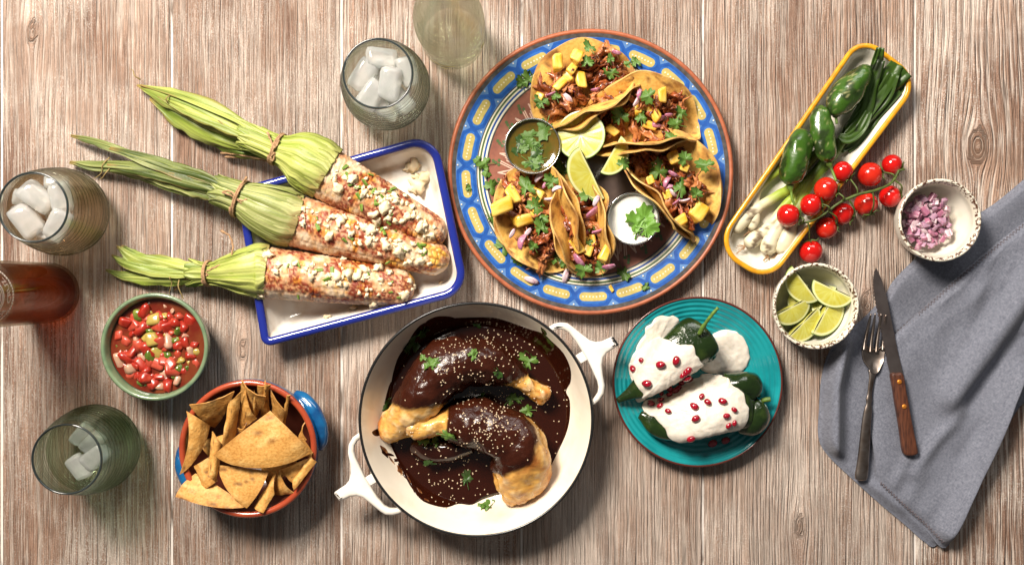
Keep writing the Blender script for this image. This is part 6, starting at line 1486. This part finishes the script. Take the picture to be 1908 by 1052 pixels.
# zigzag stitched hem: separate little stitches
def stitches(line, n):
    p = smooth_prof(np.array(line, float), 12); d = np.r_[0, np.cumsum(np.linalg.norm(np.diff(p, axis=0), axis=1))]; parts = []
    for k in range(n):
        s = d[-1] * (k + .5) / n; x, y = np.interp(s, d, p[:, 0]), np.interp(s, d, p[:, 1]); e = np.array([np.interp(s + 3, d, p[:, 0]) - x, np.interp(s + 3, d, p[:, 1]) - y]); e /= np.linalg.norm(e) + 1e-9; nn = np.array([-e[1], e[0]])
        pts = []
        for f, g in ((-3.2, -2.6), (0, 2.8), (3.2, -2.6)):
            X, Y = x + e[0] * f + nn[0] * g, y + e[1] * f + nn[1] * g; q, _ = hit(X, Y, [n0, n1_]); pts.append(q + np.array([0, 0, .0004]))
        parts.append(tube(np.array(pts), .00055, 5))
    return join(*parts)
V, F = stitches([(1663, 626), (1730, 569), (1790, 516), (1840, 474), (1906, 420), (1960, 380)], 52); mk('hem_stitching', V, F, M['hem_thread'], nap)
V, F = stitches([(1640, 898), (1680, 936), (1720, 972), (1758, 1010)], 24); mk('hem_stitching', V, F, M['hem_thread'], nap)

# ------------------------------------------------------------------ knife and fork
naps = [n0, n1_]
def top_of(path): return max(down(*P(x, y, .012)[:2], naps) for x, y in path)
zk = top_of([(1665, 600), (1672, 700), (1690, 790), (1700, 830), (1650, 560)]) + .0012
kn_ = thing('steak_knife', 'serrated steak knife with dark wooden riveted handle lying on the napkin', 'knife', P(1675, 680, .01))
right = [(1632, 499), (1641, 518), (1652, 555), (1661, 600), (1671, 650), (1682, 697)]; left = [(1660, 700), (1657, 692), (1652, 670), (1645, 640), (1640, 610), (1634, 580), (1628, 550), (1625.5, 525), (1628, 508)]
ser = []; lf = smooth_prof(np.array(left[2:], float), 8)
for k, q in enumerate(lf): ser.append((q[0] + (1.5 if k % 2 else -.6), q[1]))
bl = right + left[:2] + ser; V, F = poly_slab(np.array([P(x, y, zk)[:2] for x, y in bl]), zk, zk + .0015, 0); mk('blade', V, F, M['blade'], kn_, smooth=False)
hd = closed_spline([(1661, 697), (1672, 695), (1683, 697), (1690, 730), (1698, 775), (1706, 815), (1711, 840), (1707, 847), (1695, 849), (1685, 845), (1681, 825), (1676, 790), (1670, 755), (1665, 722)], 4)
V, F = poly_slab(np.array([P(x, y, zk + .006)[:2] for x, y in hd]), zk - .0035 + .001, zk + .0075, .0026); kh = mk('handle', V, F, M['handle_wood'], kn_)
for x, y in ((1676, 711), (1685, 757), (1699, 828)):
    V, F = lathe([(.0026, -.0004), (.0026, .0004), (.0018, .0008), (0, .0009)], P(x, y, zk + .0077) * np.array([1, 1, 1]), 20); 
    if y < 800: mk('rivet', V, F, M['brass'], kn_)
fk = thing('fork', 'old worn steel dinner fork lying on the napkin beside the knife', 'fork', P(1620, 740, .01))
zf = max(top_of([(1605, 890), (1612, 800), (1620, 720), (1606, 850)]), top_of([(1630, 650)]) - .002) + .0030
def F3(x, y, dz=0): return P(x, y, zf + dz)
hp_ = smooth_prof([F3(1626, 690, .003), F3(1624, 705, .004), F3(1620, 735, .004), F3(1618, 757, .004), F3(1614, 790, .003), F3(1609, 850, .001), F3(1605, 885, 0), F3(1604, 895, 0)], 7)
rw = np.interp(np.linspace(0, 1, len(hp_)), [0, .14, .28, .34, .40, .46, .85, .96, 1], np.array([9, 5, 4.2, 6, 4.6, 7.5, 12.5, 10, 2]) * S)
V, F = tube(hp_, rw, 16, .42); mk('handle', V, F, M['old_steel'], fk)
sh = [(1608, 640, .002), (1606, 655, -.001), (1608, 672, -.0005), (1616, 684, .002), (1622, 692, .0035), (1630, 692, .0035), (1636, 684, .002), (1643, 672, -.0005), (1646, 655, -.001), (1648, 640, .002)]
o = closed_spline([(1607, 642), (1605, 657), (1608, 672), (1617, 685), (1622, 694), (1630, 694), (1636, 686), (1643, 673), (1646, 657), (1648, 642), (1638, 648), (1628, 650), (1617, 648)], 4); pts = np.array([P(x, y, zf)[:2] for x, y in o]); V2, fr, F = disc_mesh(pts, 8)
z = zf + .0015 + .0042 * fr ** 2 * .6 + .003 * sm(.0, 1, (V2[:, 1].mean() - V2[:, 1]) / .016); W, G_ = thicken(np.column_stack([V2, z]), F, .0018); mk('shoulder', W, G_, M['old_steel'], fk)
for (x0, y0), (x1, y1) in (((1610, 645), (1623, 584)), ((1622, 649), (1631, 583)), ((1633, 649), (1642, 584)), ((1645, 645), (1651, 586))):
    pp = smooth_prof([F3(x0 + (x0 - x1) * -.0, y0 + 8, .004), F3(x0 + (x1 - x0) * .15, y0 + (y1 - y0) * .15, .003), F3(x0 + (x1 - x0) * .6, y0 + (y1 - y0) * .6, .0035), F3(x1, y1, .008)], 7)
    V, F = tube(pp, np.interp(np.linspace(0, 1, len(pp)), [0, .2, .8, 1], [.0022, .0020, .0016, .0006]), 10, .8); mk('tine', V, F, M['old_steel'], fk)
